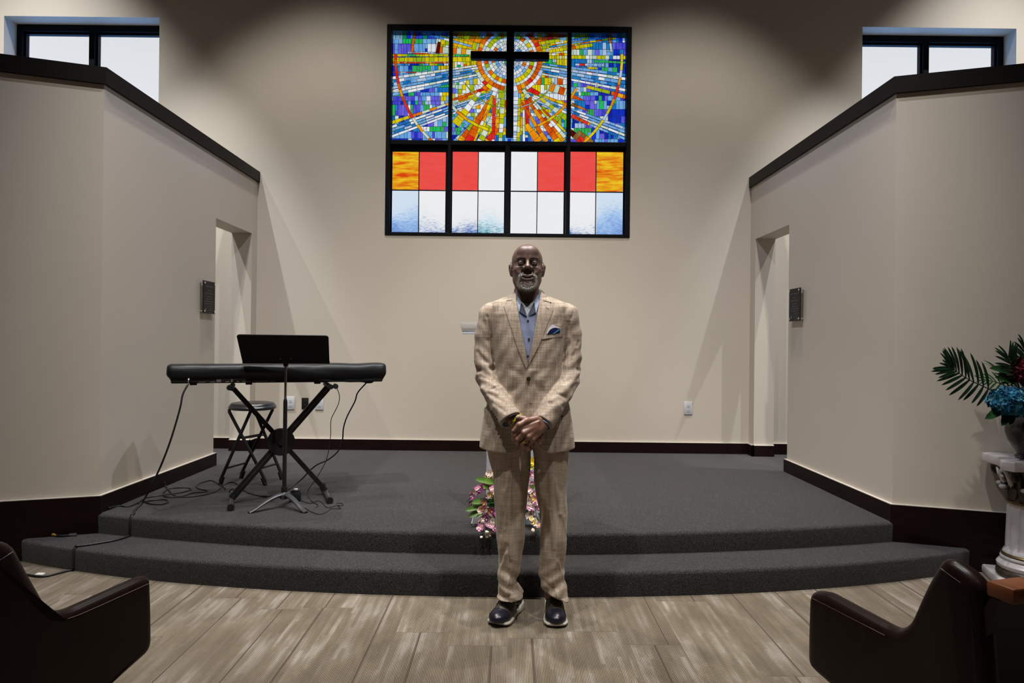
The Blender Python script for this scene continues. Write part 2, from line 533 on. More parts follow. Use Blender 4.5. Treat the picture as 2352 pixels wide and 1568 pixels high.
# ------------------------------------------------------------------ windows
def glass_mat(name, c, streak=None, amt=.35, scale=(1, 1, 1), nscale=14):
    m = Mat(name)
    m.n.remove(m.b)
    tr = m.new('ShaderNodeBsdfTransparent'); gl = m.new('ShaderNodeBsdfGlossy')
    gl.inputs['Roughness'].default_value = .12
    mx = m.new('ShaderNodeMixShader'); mx.inputs[0].default_value = .03
    if streak is not None:
        co = m.coords(scale)
        n = m.noise(co, nscale, 5, .6)
        m.link(m.ramp(n, [(.5 - amt / 2, c), (.5 + amt / 2, streak)]), tr.inputs[0])
    else:
        tr.inputs[0].default_value = c
    m.link(tr.outputs[0], mx.inputs[1]); m.link(gl.outputs[0], mx.inputs[2])
    m.link(mx.outputs[0], m.out.inputs[0])
    return m.m
def lin(r, g, b): return srgb(r, g, b)
GL = {}
def addg(key, a, b, **k): GL[key] = glass_mat('art_glass_' + key, a, b, **k)
sk = dict(scale=(1, 1, .35), nscale=16, amt=.3)
addg('yellow', lin(250, 225, 10), lin(205, 190, 20), **sk)
addg('amber', lin(255, 190, 20), lin(240, 130, 10), **sk)
addg('orange', lin(245, 130, 20), lin(205, 50, 5), **sk)
addg('red', lin(225, 25, 25), lin(240, 60, 50), **sk)
addg('lightblue', lin(130, 190, 245), lin(95, 160, 230), **sk)
addg('blue', lin(35, 140, 215), lin(20, 105, 190), **sk)
addg('violet', lin(70, 70, 225), lin(125, 115, 235), **sk)
addg('deepblue', lin(25, 60, 215), lin(15, 35, 170), **sk)
addg('green', lin(30, 205, 95), lin(60, 170, 90), **sk)
addg('lime', lin(190, 205, 15), lin(150, 180, 30), **sk)
addg('white', lin(255, 255, 255), lin(225, 235, 250), **sk)
addg('pale', lin(225, 235, 215), lin(190, 220, 200), **sk)
addg('ice', lin(195, 215, 245), lin(165, 195, 235), **sk)
addg('brown', lin(160, 120, 50), lin(110, 70, 30), **sk)
addg('maroon', lin(110, 20, 10), lin(70, 10, 5), **sk)
GK = list(GL)
GLEAD = len(GK)
GMATS = [GL[k] for k in GK] + [M_LEAD]

# glazing layout, drawn on a 1809 x 1568 sheet of the window (origin top left)
def sheet(x, y, Y):
    return P(870 + x / 3.015, 40 + y / 3.015, Y)
rg = random.Random(11)
def area2(p): return sum(p[i][0] * p[(i + 1) % len(p)][1] - p[(i + 1) % len(p)][0] * p[i][1] for i in range(len(p))) / 2
def ccw(p): return p if area2(p) > 0 else p[::-1]
def clip(p, a, b):            # (left part, right part) of convex p by the line a->b
    L, R = [], []
    dx, dy = b[0] - a[0], b[1] - a[1]
    n = len(p)
    d = [dx * (q[1] - a[1]) - dy * (q[0] - a[0]) for q in p]
    for i in range(n):
        q, r = p[i], p[(i + 1) % n]
        if d[i] >= 0: L.append(q)
        if d[i] <= 0: R.append(q)
        if (d[i] > 0 and d[i + 1 - n if i + 1 == n else i + 1] < 0) or (d[i] < 0 and d[(i + 1) % n] > 0):
            t = d[i] / (d[i] - d[(i + 1) % n])
            m = (q[0] + (r[0] - q[0]) * t, q[1] + (r[1] - q[1]) * t)
            L.append(m); R.append(m)
    return (L if len(L) > 2 and abs(area2(L)) > 6 else None), (R if len(R) > 2 and abs(area2(R)) > 6 else None)
def bbox(p): return min(q[0] for q in p), max(q[0] for q in p), min(q[1] for q in p), max(q[1] for q in p)
class Glazing:
    def __init__(s, x0, x1, y0, y1):
        s.r = (x0, x1, y0, y1); s.cells = []
    def add(s, poly, key):
        """cut poly out of what is there and put the new piece in"""
        poly = ccw(poly)
        x0, x1, y0, y1 = s.r
        q = poly
        for a, b in (((x0, y0), (x1, y0)), ((x1, y0), (x1, y1)), ((x1, y1), (x0, y1)), ((x0, y1), (x0, y0))):
            q, _ = clip(q, a, b)
            if not q: return
        bb = bbox(q)
        out = []
        for c, k in s.cells:
            cb = bbox(c)
            if cb[1] <= bb[0] or cb[0] >= bb[1] or cb[3] <= bb[2] or cb[2] >= bb[3]:
                out.append((c, k)); continue
            rest = c; pieces = []
            for i in range(len(q)):
                rest, o = clip(rest, q[i], q[(i + 1) % len(q)])
                if o: pieces.append((o, k))
                if not rest: break
            if rest is None: 
                # no overlap left: keep the original piece whole when nothing was cut away
                if abs(sum(abs(area2(p[0])) for p in pieces) - abs(area2(c))) < 8 and True:
                    out.append((c, k)); continue
            out += pieces
        out.append((q, key))
        s.cells = out
    def strip(s, a, b, w0, w1, keys, seg=(30, 70)):
        L = math.dist(a, b); ux, uy = (b[0] - a[0]) / L, (b[1] - a[1]) / L
        nx, ny = -uy, ux
        t = 0
        while t < L:
            d = rg.uniform(*seg); t2 = min(L, t + d)
            if L - t2 < 8: t2 = L
            def e(t, sgn):
                w = (w0 + (w1 - w0) * t / L) / 2 * sgn
                return (a[0] + ux * t + nx * w, a[1] + uy * t + ny * w)
            s.add([e(t, -1), e(t2, -1), e(t2, 1), e(t, 1)], rg.choice(keys))
            t = t2
    def ring(s, c, r0, r1, a0, a1, keys, da=9):
        a = a0
        while a < a1 - .5:
            b = min(a1, a + da * rg.uniform(.8, 1.2))
            k = rg.choice(keys)
            pa, pb = math.radians(a), math.radians(b)
            n = max(1, int((b - a) / 7))
            for i in range(n):
                u, v = pa + (pb - pa) * i / n, pa + (pb - pa) * (i + 1) / n
                s.add([(c[0] + r * math.cos(t), c[1] + r * math.sin(t)) for r, t in ((r0, u), (r1, u), (r1, v), (r0, v))], k)
            a = b
CX, CY = 903, 275
def bgkey(x, y):
    r = math.hypot(x - CX, y - CY)
    q = rg.random()
    if r > 560:
        base = (['violet'] * 5 + ['deepblue'] * 3 + ['lightblue'] * 4 + ['green', 'ice', 'white', 'green', 'pale', 'blue', 'lightblue'])
        if x > CX: base += ['blue'] * 4 + ['deepblue'] * 2
    elif r > 400:
        base = ['lightblue'] * 3 + ['blue', 'violet', 'green', 'pale', 'ice', 'yellow', 'yellow', 'white', 'white', 'lime', 'pale']
        if y < 240: base += ['yellow', 'lime', 'yellow', 'orange', 'pale']
        if y > 520: base += ['pale', 'lime', 'yellow', 'amber', 'yellow', 'orange']
    else:
        base = ['pale', 'white', 'white', 'ice', 'yellow', 'yellow', 'lime']
        if y < 280: base += ['yellow', 'yellow', 'lime', 'orange', 'amber', 'white']
        elif y > 560: base += ['yellow', 'amber', 'orange', 'white', 'red', 'lime', 'pale']
        else: base += ['green', 'lightblue', 'white', 'yellow', 'orange']
    return rg.choice(base)
def fill(g):
    x0, x1, y0, y1 = g.r
    y = y0
    while y < y1:
        h = rg.choice([26, 34, 48, 60, 76]); y2 = min(y1, y + h)
        if y1 - y2 < 14: y2 = y1
        x = x0
        k = None
        while x < x1:
            w = rg.uniform(15, 34); x2 = min(x1, x + w)
            if x1 - x2 < 9: x2 = x1
            mx = (x + x2) / 2
            k2 = bgkey(mx, (y + y2) / 2)
            if k is None or rg.random() > .35: k = k2
            if h > 50 and rg.random() < .35:
                m = y + (y2 - y) * rg.uniform(.35, .65)
                g.cells.append((ccw([(x, y), (x2, y), (x2, m), (x, m)]), k))
                g.cells.append((ccw([(x, m), (x2, m), (x2, y2), (x, y2)]), bgkey(mx, m)))
            else:
                g.cells.append((ccw([(x, y), (x2, y), (x2, y2), (x, y2)]), k))
            x = x2
        y = y2
B = ['lightblue', 'lightblue', 'lightblue', 'ice', 'white', 'blue']
BB = ['lightblue', 'lightblue', 'lightblue', 'ice', 'white', 'blue']
WH = ['white', 'white', 'ice', 'pale']
YE = ['yellow', 'yellow', 'lime', 'pale']
OR = ['orange', 'orange', 'amber']
def drawing(g):
    S_ = g.strip
    # yellow and green level bands on the left, crossing the middle panel
    S_((90, 262), (620, 262), 18, 16, ['green', 'lime', 'green', 'yellow'], (24, 40))
    S_((90, 292), (640, 290), 30, 34, ['yellow', 'lime', 'yellow'], (22, 40))
    S_((90, 313), (480, 313), 12, 10, ['orange', 'red', 'amber'], (18, 34))
    S_((200, 242), (640, 252), 12, 10, ['white', 'ice', 'pale'], (14, 24))
    S_((240, 250), (350, 252), 10, 6, ['red', 'orange'])
    S_((90, 378), (480, 384), 5, 9, ['red', 'orange', 'white'], (40, 70))
    # level bands on the right
    S_((1180, 276), (1330, 276), 26, 22, ['lime', 'yellow', 'pale'], (14, 20))
    S_((1330, 274), (1710, 278), 26, 26, ['pale', 'yellow', 'blue', 'white', 'lime'], (18, 30))
    S_((1490, 303), (1710, 313), 16, 14, ['green'], (26, 40))
    S_((1360, 326), (1560, 330), 16, 16, ['lightblue', 'ice', 'red'], (24, 40))
    S_((1450, 366), (1650, 388), 30, 3, ['red', 'orange'], (30, 60))
    S_((1450, 350), (1510, 352), 12, 12, ['yellow'])
    # rays towards the upper corners
    S_((CX, 215), (470, 90), 40, 46, OR + ['yellow', 'amber'], (26, 46))
    S_((CX, 245), (400, 150), 40, 60, YE + ['orange', 'amber', 'yellow'], (24, 40))
    S_((CX, 262), (400, 222), 26, 46, OR + ['yellow', 'pale', 'amber'], (26, 44))
    S_((640, 200), (260, 95), 14, 22, B, (30, 60))
    S_((420, 170), (405, 250), 20, 26, ['orange', 'maroon'], (30, 50))
    S_((700, 120), (560, 92), 24, 30, YE)
    S_((CX, 200), (1460, 80), 34, 30, OR + ['red', 'orange'], (26, 50))
    S_((CX, 222), (1500, 108), 26, 22, YE + ['yellow'], (26, 46))
    S_((CX, 240), (1640, 140), 24, 20, ['yellow', 'yellow', 'lime', 'orange'], (26, 50))
    S_((1180, 205), (1700, 120), 12, 10, ['blue', 'lightblue'], (40, 70))
    S_((1180, 235), (1480, 190), 24, 24, ['lime', 'yellow', 'orange', 'yellow'], (18, 30))
    S_((1000, 160), (1110, 95), 22, 20, ['white', 'red', 'white'])
    S_((820, 200), (760, 92), 34, 40, ['yellow', 'orange', 'pale'])
    S_((900, 180), (900, 90), 70, 90, ['lime', 'pale', 'ice'], (30, 50))
    S_((980, 170), (1010, 92), 36, 40, ['yellow', 'orange', 'amber'])
    # shallow blue rays falling away to both sides
    for k, (w, cs) in enumerate(((14, WH), (14, B), (16, BB), (12, B), (14, WH), (14, B))):
        S_((CX - 120, 318 + k * 15), (90, 420 + k * 23), w * .8, w * 1.5, cs, (30, 64))
    for k, (w, cs) in enumerate(((14, ['blue', 'lightblue']), (14, WH), (16, B), (14, ['blue', 'blue', 'lightblue']), (12, WH))):
        S_((CX + 110, 305 + k * 16), (1710, 400 + k * 26), w * .8, w * 1.5, cs, (34, 70))
    S_((1440, 480), (1600, 520), 22, 24, ['yellow', 'lime'], (40, 60))
    S_((1610, 522), (1710, 552), 26, 28, ['orange', 'amber', 'red'], (30, 50))
    # steep ochre / blue bundle, lower left and lower right
    S_((800, 470), (500, 578), 22, 20, ['red', 'orange', 'amber', 'orange'], (40, 70))
    S_((800, 490), (300, 660), 16, 18, ['yellow', 'amber', 'yellow', 'orange', 'pale'], (40, 70))
    S_((300, 660), (90, 728), 18, 24, ['amber', 'orange', 'yellow'], (40, 60))
    for k in range(4):
        S_((810, 512 + k * 14), (90, 758 + k * 22), 11, 17, [B, BB, B, WH][k], (40, 80))
    S_((1015, 500), (1290, 600), 16, 18, ['lime', 'yellow', 'amber'], (30, 60))
    for k in range(4):
        S_((1010, 520 + k * 13), (1710, 770 + k * 24), 11, 18, [B, BB, WH, B][k], (40, 80))
    S_((1180, 480), (1300, 520), 56, 50, ['orange', 'amber', 'pale'], (24, 40))
    S_((1335, 545), (1420, 575), 34, 4, ['orange', 'red'], (40, 60))
    S_((1335, 600), (1460, 650), 26, 4, ['brown', 'orange'], (40, 60))
    S_((1335, 680), (1460, 740), 26, 22, ['orange', 'red', 'amber'], (28, 44))
    S_((1300, 770), (1420, 868), 34, 46, ['brown', 'maroon', 'brown', 'red'], (30, 50))
    S_((1380, 790), (1480, 868), 26, 30, ['brown', 'lime', 'amber'], (30, 50))
    # wedges falling to the foot of the middle panel
    S_((880, 520), (520, 862), 20, 26, ['pale', 'lime', 'lightblue', 'pale'], (26, 44))
    S_((700, 520), (530, 740), 26, 60, ['yellow', 'pale', 'amber', 'lime', 'white'], (26, 44))
    S_((830, 470), (640, 862), 30, 50, ['yellow', 'orange', 'white', 'amber'], (34, 60))
    S_((1000, 500), (1270, 862), 24, 60, ['yellow', 'white', 'amber', 'pale', 'orange'], (30, 56))
    S_((1120, 560), (1300, 700), 20, 40, ['yellow', 'pale', 'lime', 'orange'], (28, 50))
    S_((800, 560), (570, 862), 30, 60, ['yellow', 'orange', 'amber', 'lime'], (36, 60))
    S_((760, 570), (620, 862), 14, 60, ['red', 'orange', 'red'], (46, 80))
    S_((840, 600), (700, 862), 20, 46, ['pale', 'lime', 'white'], (30, 50))
    S_((850, 730), (750, 862), 26, 46, ['orange', 'amber', 'red'], (44, 60))
    S_((800, 560), (792, 862), 22, 20, ['red', 'white', 'red', 'yellow'], (46, 70))
    S_((860, 540), (842, 862), 34, 26, ['white', 'lime', 'white', 'pale', 'yellow'], (24, 40))
    S_((850, 420), (850, 560), 46, 40, ['white', 'pale', 'lime', 'white'], (26, 46))
    S_((950, 400), (948, 862), 34, 34, ['white', 'ice', 'white', 'ice'], (24, 40))
    S_((975, 560), (965, 862), 16, 22, ['yellow', 'lime', 'pale'], (30, 50))
    S_((1025, 570), (1030, 740), 26, 26, ['red'], (50, 80))
    S_((1003, 640), (1005, 862), 14, 18, ['red', 'white', 'pale'], (40, 60))
    S_((990, 590), (1160, 862), 12, 36, ['orange', 'amber', 'orange'], (50, 80))
    S_((1030, 570), (1240, 862), 18, 44, ['amber', 'orange', 'yellow', 'orange'], (50, 80))
    S_((1060, 560), (1290, 830), 14, 26, ['white', 'yellow', 'pale', 'white'], (40, 70))
    S_((1020, 740), (1110, 862), 30, 60, ['orange', 'amber', 'red'], (50, 70))
    S_((1140, 640), (1290, 790), 12, 18, ['orange', 'yellow', 'red'], (40, 70))
    S_((730, 470), (760, 500), 50, 40, ['red', 'orange'], (26, 40))
    S_((1030, 490), (1110, 530), 40, 26, ['red', 'amber'], (40, 50))
    # the great circles
    g.ring((CX, CY + 5), 778, 796, 92, 182, ['amber', 'red', 'orange', 'pale', 'red', 'yellow'], 4)
    g.ring((CX, CY + 5), 772, 790, -2, 88, ['yellow', 'amber', 'ice', 'red', 'yellow', 'orange'], 4)
    g.ring((CX, CY), 664, 682, 183, 200, ['orange', 'orange', 'yellow'], 4)
    g.ring((CX, CY), 700, 716, 340, 357, ['orange', 'red', 'yellow', 'pale'], 4)
    g.ring((CX, CY), 512, 532, 106, 141, ['amber', 'yellow', 'pale'], 9)
    g.ring((CX, CY), 505, 522, 25, 68, ['amber', 'amber', 'yellow'], 9)
    g.ring((CX, CY), 352, 358, 30, 150, ['pale', 'lime'], 12)
    # the halo
    R_ = g.ring
    c = (CX, CY + 8)
    R_(c, 196, 226, 100, 250, ['orange', 'orange', 'amber'], 8)
    R_(c, 196, 230, -75, 75, ['orange', 'orange', 'amber', 'red'], 8)
    R_(c, 226, 252, 20, 60, ['white', 'pale', 'ice'], 9)
    R_(c, 226, 252, 110, 160, ['white', 'pale', 'yellow', 'red'], 9)
    R_(c, 176, 196, 0, 360, ['white', 'ice', 'white', 'pale'], 9)
    R_(c, 146, 176, 0, 360, ['yellow', 'lime', 'yellow', 'orange', 'pale'], 10)
    R_(c, 124, 146, 0, 360, ['white', 'ice', 'lightblue', 'white'], 11)
    R_(c, 100, 124, 0, 360, ['pale', 'white', 'ice', 'orange'], 12)
    R_(c, 78, 100, 0, 360, ['white', 'ice', 'lightblue'], 13)
    R_(c, 56, 78, 0, 360, ['white', 'ice'], 15)
def glazing_mesh(g, Y, half=1.25):
    bm = bmesh.new()
    for p, k in g.cells:
        # drop doubled corners left by the cutting
        q_ = [p[i] for i in range(len(p)) if math.dist(p[i], p[i - 1]) > .9]
        if len(q_) < 3: continue
        p = q_; n = len(p); ok = False
        for h in ((half, half * .5, half * .22) if abs(area2(p)) > 25 else (half * .4, half * .2)):
            pin = []
            for i in range(n):
                a, b, c = p[i - 1], p[i], p[(i + 1) % n]
                d1 = (b[0] - a[0], b[1] - a[1]); d2 = (c[0] - b[0], c[1] - b[1])
                l1 = math.hypot(*d1) or 1e-6; l2 = math.hypot(*d2) or 1e-6
                n1 = (-d1[1] / l1, d1[0] / l1); n2 = (-d2[1] / l2, d2[0] / l2)
                den = max(.35, 1 + n1[0] * n2[0] + n1[1] * n2[1])
                pin.append((b[0] + (n1[0] + n2[0]) / den * h, b[1] + (n1[1] + n2[1]) / den * h))
            ok = area2(pin) > 1 and all(
                (pin[(i + 1) % n][0] - pin[i][0]) * (p[(i + 1) % n][0] - p[i][0]) + (pin[(i + 1) % n][1] - pin[i][1]) * (p[(i + 1) % n][1] - p[i][1]) >= 0 for i in range(n))
            if ok: break
        vo = [bm.verts.new(sheet(x, y, Y)) for x, y in p]
        try:
            if not ok:
                bm.faces.new(vo).material_index = GLEAD if abs(area2(p)) < 30 else GK.index(k); continue
            vi = [bm.verts.new(sheet(x, y, Y)) for x, y in pin]
            bm.faces.new(vi).material_index = GK.index(k)
            for i in range(n):
                bm.faces.new((vo[i], vo[(i + 1) % n], vi[(i + 1) % n], vi[i])).material_index = GLEAD
        except ValueError:
            pass
    return bm

YG = WALL_Y + .055          # plane of the glazing
def frame_bars(bm, rects, y0, y1, bev=.004):
    for (x0, x1, z0, z1) in rects:
        box(bm, (x0, y0, z0), (x1, y1, z1), bev, 1)
win = bpy.data.objects.new('window_1', None); COL.objects.link(win)
win.location = ((CW[0] + CW[1]) / 2, WALL_Y, CW[2])
tag(win, kind='structure')
def child(o, parent):
    o.parent = parent
    o.matrix_parent_inverse = Matrix.Translation(parent.location).inverted()
    return o
def sx(x): return sheet(x, 800, WALL_Y + .02).x
def sz(y): return sheet(903, y, WALL_Y + .02).z
bm = bmesh.new()
ox0, ox1, oz0, oz1 = CW
f = .048
frame_bars(bm, [(ox0, ox0 + f - .004, oz0, oz1), (ox1 - f + .004, ox1, oz0, oz1), (ox0 + f - .004, ox1 - f + .004, oz1 - .062, oz1), (ox0 + f - .004, ox1 - f + .004, oz0, oz0 + .030)],
           WALL_Y - .012, WALL_Y + .10)
zm = sz(876)
frame_bars(bm, [(ox0 + f - .004, ox1 - f + .004, zm - .022, zm + .022)], WALL_Y - .004, WALL_Y + .09)
frame_bars(bm, [(sx(481), sx(505), oz0 + .030, oz1 - .062), (sx(1301), sx(1328), oz0 + .030, oz1 - .062)], WALL_Y - .008, WALL_Y + .09)
frame_bars(bm, [(sx(878), sx(911), oz0 + .030, zm - .022)], WALL_Y - .008, WALL_Y + .09)
# dark strips built for the frame's reflection atop the lower panes, plus side lines
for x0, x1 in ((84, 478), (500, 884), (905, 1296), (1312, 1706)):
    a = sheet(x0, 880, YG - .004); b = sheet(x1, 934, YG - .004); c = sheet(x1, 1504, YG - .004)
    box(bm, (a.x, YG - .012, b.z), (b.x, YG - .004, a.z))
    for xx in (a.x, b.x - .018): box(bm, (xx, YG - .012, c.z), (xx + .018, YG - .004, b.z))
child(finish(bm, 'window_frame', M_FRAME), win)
for gi, (x0, x1) in enumerate(((84, 486), (500, 1306), (1322, 1716))):
    g = Glazing(x0, x1, 88, 866)
    fill(g); drawing(g)
    child(finish(glazing_mesh(g, YG), 'stained_glass_panel', GMATS), win)
# lower lights: two rows of plain and coloured panes
GC = {}
GC['flame'] = glass_mat('streaky_orange_glass', lin(255, 215, 40), lin(235, 70, 15), .32, (1.2, 1, 7), 4)
GC['red'] = glass_mat('red_glass', lin(255, 75, 70), lin(250, 95, 85), .5, (1, 1, 4), 6)
def clear_mat(name, a, b, c):
    m = Mat(name); m.n.remove(m.b)
    tr = m.new('ShaderNodeBsdfTransparent'); gl = m.new('ShaderNodeBsdfGlossy')
    gl.inputs['Roughness'].default_value = .12
    n = m.noise(m.coords((1, 1, 4.5)), 26, 6, .75)
    n2 = m.noise(m.coords((1, 1, 1)), 3.2, 2, .5)
    tc = m.new('ShaderNodeTexCoord'); sp = m.new('ShaderNodeSeparateXYZ'); m.link(tc.outputs['Generated'], sp.inputs[0])
    low = m.math('MULTIPLY', m.math('SUBTRACT', .62, sp.outputs['Z']), 1.5)
    v = m.math('ADD', m.math('MULTIPLY', n, .55), m.math('ADD', m.math('MULTIPLY', n2, .35), m.math('MULTIPLY', low, .28)))
    m.link(m.ramp(v, [(.46, a), (.60, b), (.74, c)]), tr.inputs[0])
    mx = m.new('ShaderNodeMixShader'); mx.inputs[0].default_value = .03
    m.link(tr.outputs[0], mx.inputs[1]); m.link(gl.outputs[0], mx.inputs[2])
    m.link(mx.outputs[0], m.out.inputs[0]); return m.m
W0 = lin(255, 255, 255)
GC['clearA'] = clear_mat('hammered_clear_glass', lin(225, 240, 255), lin(170, 205, 250), lin(110, 150, 220))
GC['clearB'] = clear_mat('hammered_clear_glass_bright', W0, lin(250, 252, 255), lin(80, 125, 200))
GC['clearC'] = clear_mat('hammered_clear_glass_green', W0, lin(225, 245, 255), lin(30, 150, 170))
GC['white'] = glass_mat('white_glass', W0, lin(252, 253, 255), .5)
cols = [(90, 278), (284, 468), (508, 688), (694, 878), (911, 1097), (1103, 1286), (1320, 1503), (1509, 1698)]
row1 = ['flame', 'red', 'red', 'white', 'white', 'red', 'red', 'flame']
row2 = ['clearA', 'clearB', 'clearB', 'clearC', 'white', 'white', 'clearB', 'clearA']
came = bmesh.new()
for i, (x0, x1) in enumerate(cols):
    xa_, xb_ = (14, 3) if i % 2 == 0 else (3, 14)
    for (y0, y1), key in zip(((888, 1192 + i * 2), (1198 + i * 2, 1512)), (row1[i], row2[i])):
        bm = bmesh.new()
        vs = [bm.verts.new(sheet(*q, YG)) for q in ((x0 - xa_, y0), (x1 + xb_, y0), (x1 + xb_, y1), (x0 - xa_, y1))]
        bm.faces.new(vs)
        o = finish(bm, 'glass_pane', GC[key]); child(o, win)
    a = sheet(x0 - 6, 1195 + i * 2, YG); b = sheet(x1 + 6, 1195 + i * 2, YG)
    box(came, (a.x, YG - .006, a.z - .005), (b.x, YG + .004, a.z + .005))
    if i % 2 == 0:
        a = sheet(x1 + 3, 900, YG); b = sheet(x1 + 3, 1500, YG)
        box(came, (a.x - .004, YG - .006, b.z), (a.x + .004, YG + .004, a.z))
child(finish(came, 'glazing_bar', M_FRAME), win)
# dark cross fixed in front of the glass
bm = bmesh.new()
cxa, cxb = sx(879), sx(931); ctop = sz(104); cbot = sz(835)
box(bm, (cxa, WALL_Y - .035, cbot), (cxb, WALL_Y + .03, ctop), .005, 1)
hz0, hz1 = sz(303), sz(250)
box(bm, (sx(632), WALL_Y - .034, hz0), (cxa, WALL_Y + .029, hz1), .005, 1)
box(bm, (cxb, WALL_Y - .034, hz0), (sx(1172), WALL_Y + .029, hz1), .005, 1)
tag(finish(bm, 'cross', M_FRAME), 'dark wooden cross mounted in front of the sunburst stained glass window', 'cross')

# high side windows, deep reveals, dark frames
M_PANE = glass_mat('clear_window_glass', (.97, .98, 1, 1))
for n_, (x0, x1, z0, z1), xm in ((2, LWN, -4.20), (3, RWN, 4.10)):
    w = bpy.data.objects.new('window_%d' % n_, None); COL.objects.link(w)
    w.location = ((x0 + x1) / 2, WALL_Y + .2, z0); tag(w, kind='structure')
    bm = bmesh.new()
    y0, y1 = WALL_Y + .17, WALL_Y + .26
    frame_bars(bm, [(x0, x0 + .055, z0, z1), (x1 - .055, x1, z0, z1), (x0 + .055, x1 - .055, z1 - .065, z1), (x0 + .055, x1 - .055, z0, z0 + .06),
                    (xm - .028, xm + .028, z0 + .06, z1 - .065)], y0, y1)
    # slimmer inner stops
    for a, b in ((x0 + .055, xm - .028), (xm + .028, x1 - .055)):
        frame_bars(bm, [(a, a + .018, z0 + .06, z1 - .065), (b - .018, b, z0 + .06, z1 - .065), (a + .018, b - .018, z1 - .085, z1 - .065), (a + .018, b - .018, z0 + .06, z0 + .08)], y0 + .03, y1 - .01, .002)
    child(finish(bm, 'window_frame', M_FRAME), w)
    for a, b in ((x0 + .073, xm - .046), (xm + .046, x1 - .073)):
        bm = bmesh.new(); box(bm, (a, y0 + .045, z0 + .08), (b, y0 + .050, z1 - .085))
        child(finish(bm, 'glass_pane', M_PANE), w)

# ------------------------------------------------------------------ stage equipment
M_BLK = plain('black_powder_coat', (.010, .010, .011, 1), .42, 0, .4)
M_BLKM = plain('matte_black_steel', (.008, .008, .009, 1), .6, 0, .3)
M_RUB = plain('black_rubber', (.006, .006, .006, 1), .7, 0, .3)
M_CHR = plain('brushed_chrome', (.30, .28, .27, 1), .3, .9, .5)
M_GUN = plain('gunmetal_casting', (.055, .056, .062, 1), .42, .35, .5)
M_CAB = plain('black_cable_jacket', (.008, .009, .010, 1), .45, 0, .5)
def cover_mat():
    m = Mat('black_stretch_cover')
    n = m.noise(m.coords((.6, 3, 9)), 6, 4, .6)
    m.col(m.ramp(n, [(.3, (.005, .005, .0065, 1)), (.7, (.009, .009, .012, 1))]))
    m.set(Roughness=.42, Specular_IOR_Level=.35)
    m.bump(n, .25, .008)
    return m.m
KROT = math.radians(21)
KC = Vector((-1.516, 4.515, ZS))
KM = Matrix.Translation(KC) @ Matrix.Rotation(KROT, 4, 'Z')
def kw(u, w, z): return KM @ Vector((u, w, z))
def sub(bm, name, mat, parent, smooth=True, ang=35, label=None):
    """finish a mesh given in the parent's own coordinates"""
    o = finish(bm, name, mat, smooth, parent, ang)
    if label: o['label'] = label
    return o

# --- digital piano under its stretch cover
piano = thing('digital_piano', 'black digital piano under a stretch fabric cover lying on the folding stand', 'keyboard', kw(0, 0, .765), KROT)
L2 = .665
bm = bmesh.new()
box(bm, (-L2 + .02, -.135, .012), (L2 - .02, .13, .075), .008)
for u in (-.52, -.2, .22, .55): box(bm, (u - .02, -.12, 0), (u + .02, -.09, .014), .003)
case_bm = bm
bm = bmesh.new()
rows = []
NU = 90
for i in range(NU + 1):
    t = i / NU
    u = -L2 + 2 * L2 * t
    e = 1.0
    end = min(t, 1 - t) * 2 * L2
    round_ = 1 - .07 * math.exp(-end / .008)
    wob = .0025 * math.sin(u * 17 + 1.3) + .002 * math.sin(u * 41)
    sag = .010 * math.sin(PI * t) ** .6 if t > .45 else .0
    zb = .026 - .030 * max(0, (t - .35)) ** .7 * (1 if t > .35 else 0) + (.010 if t > .94 else 0) + wob
    top = .126 + .006 * t + (.0025 * math.sin(u * 23) if t > .5 else 0)
    row = []
    for (w, z, q) in ((-.112, zb, 1), (-.132 - wob, zb + .010, .9), (-.146 - .004 * math.sin(u * 9), .056, .15), (-.152, .070, 0), (-.148 - wob, top - .014, .1), (-.136, top - .003, .2),
                   (-.10, top, .2), (.02, top + .002, .2), (.10, top - .002, .2), (.128, top - .008, .2), (.142, top - .03, .1), (.145, .05, .1), (.135, .01, .9)):
        row.append((u * (1 - .030 * q * (1 if abs(t - .5) > .45 else 0)), w * round_, z))
    rows.append(row)
bm = quadstrip(rows)
for r in (rows[0], rows[-1]):
    pass
V = [v for v in bm.verts]
bm.verts.ensure_lookup_table()
n = len(rows[0])
for k in (0, NU):
    bm.verts.ensure_lookup_table()
    idx = [bm.verts[k * n + j] for j in range(n)]
    # closed end bulging a little outwards
    c = sum((v.co for v in idx), Vector()) / n
    sgn = -1 if k == 0 else 1
    ring = [bm.verts.new(c + (v.co - c) * .86 + Vector((sgn * .006, 0, 0))) for v in idx]
    for j in range(n - 1): bm.faces.new((idx[j], idx[j + 1], ring[j + 1], ring[j]))
    bm.faces.new(ring)
M_COVER = cover_mat()
sub(bm, 'dust_cover', M_COVER, piano, True, 60)
# sockets and printed labels on the bare strip of the rear panel
M_PRINT = plain('pale_panel_print', (.16, .14, .13, 1), .6)
bm = case_bm
for u, w_, h in ((-.470, .040, .003), (-.41, .03, .003), (-.375, .026, .018), (-.325, .02, .010), (-.30, .012, .012), (-.265, .012, .010), (-.215, .050, .005), (-.172, .010, .010), (-.125, .075, .005), (-.06, .03, .004)):
    z0 = .019
    for q in range(1 if h < .012 else 3):
        box(bm, (u - w_ / 2, -.1375, z0 + q * .006), (u + w_ / 2, -.134, z0 + q * .006 + min(h, .0045)), mi=1)
sub(bm, 'case', [M_BLKM, M_PRINT], piano, False)
bm = bmesh.new()
tube(bm, [(-.545, -.130, .040), (-.545, -.150, .040)], .008, 12)
tube(bm, [(-.545, -.150, .040), (-.545, -.158, .030), (-.545, -.160, .012)], .005, 10)
sub(bm, 'cable_plug', M_CHR, piano)

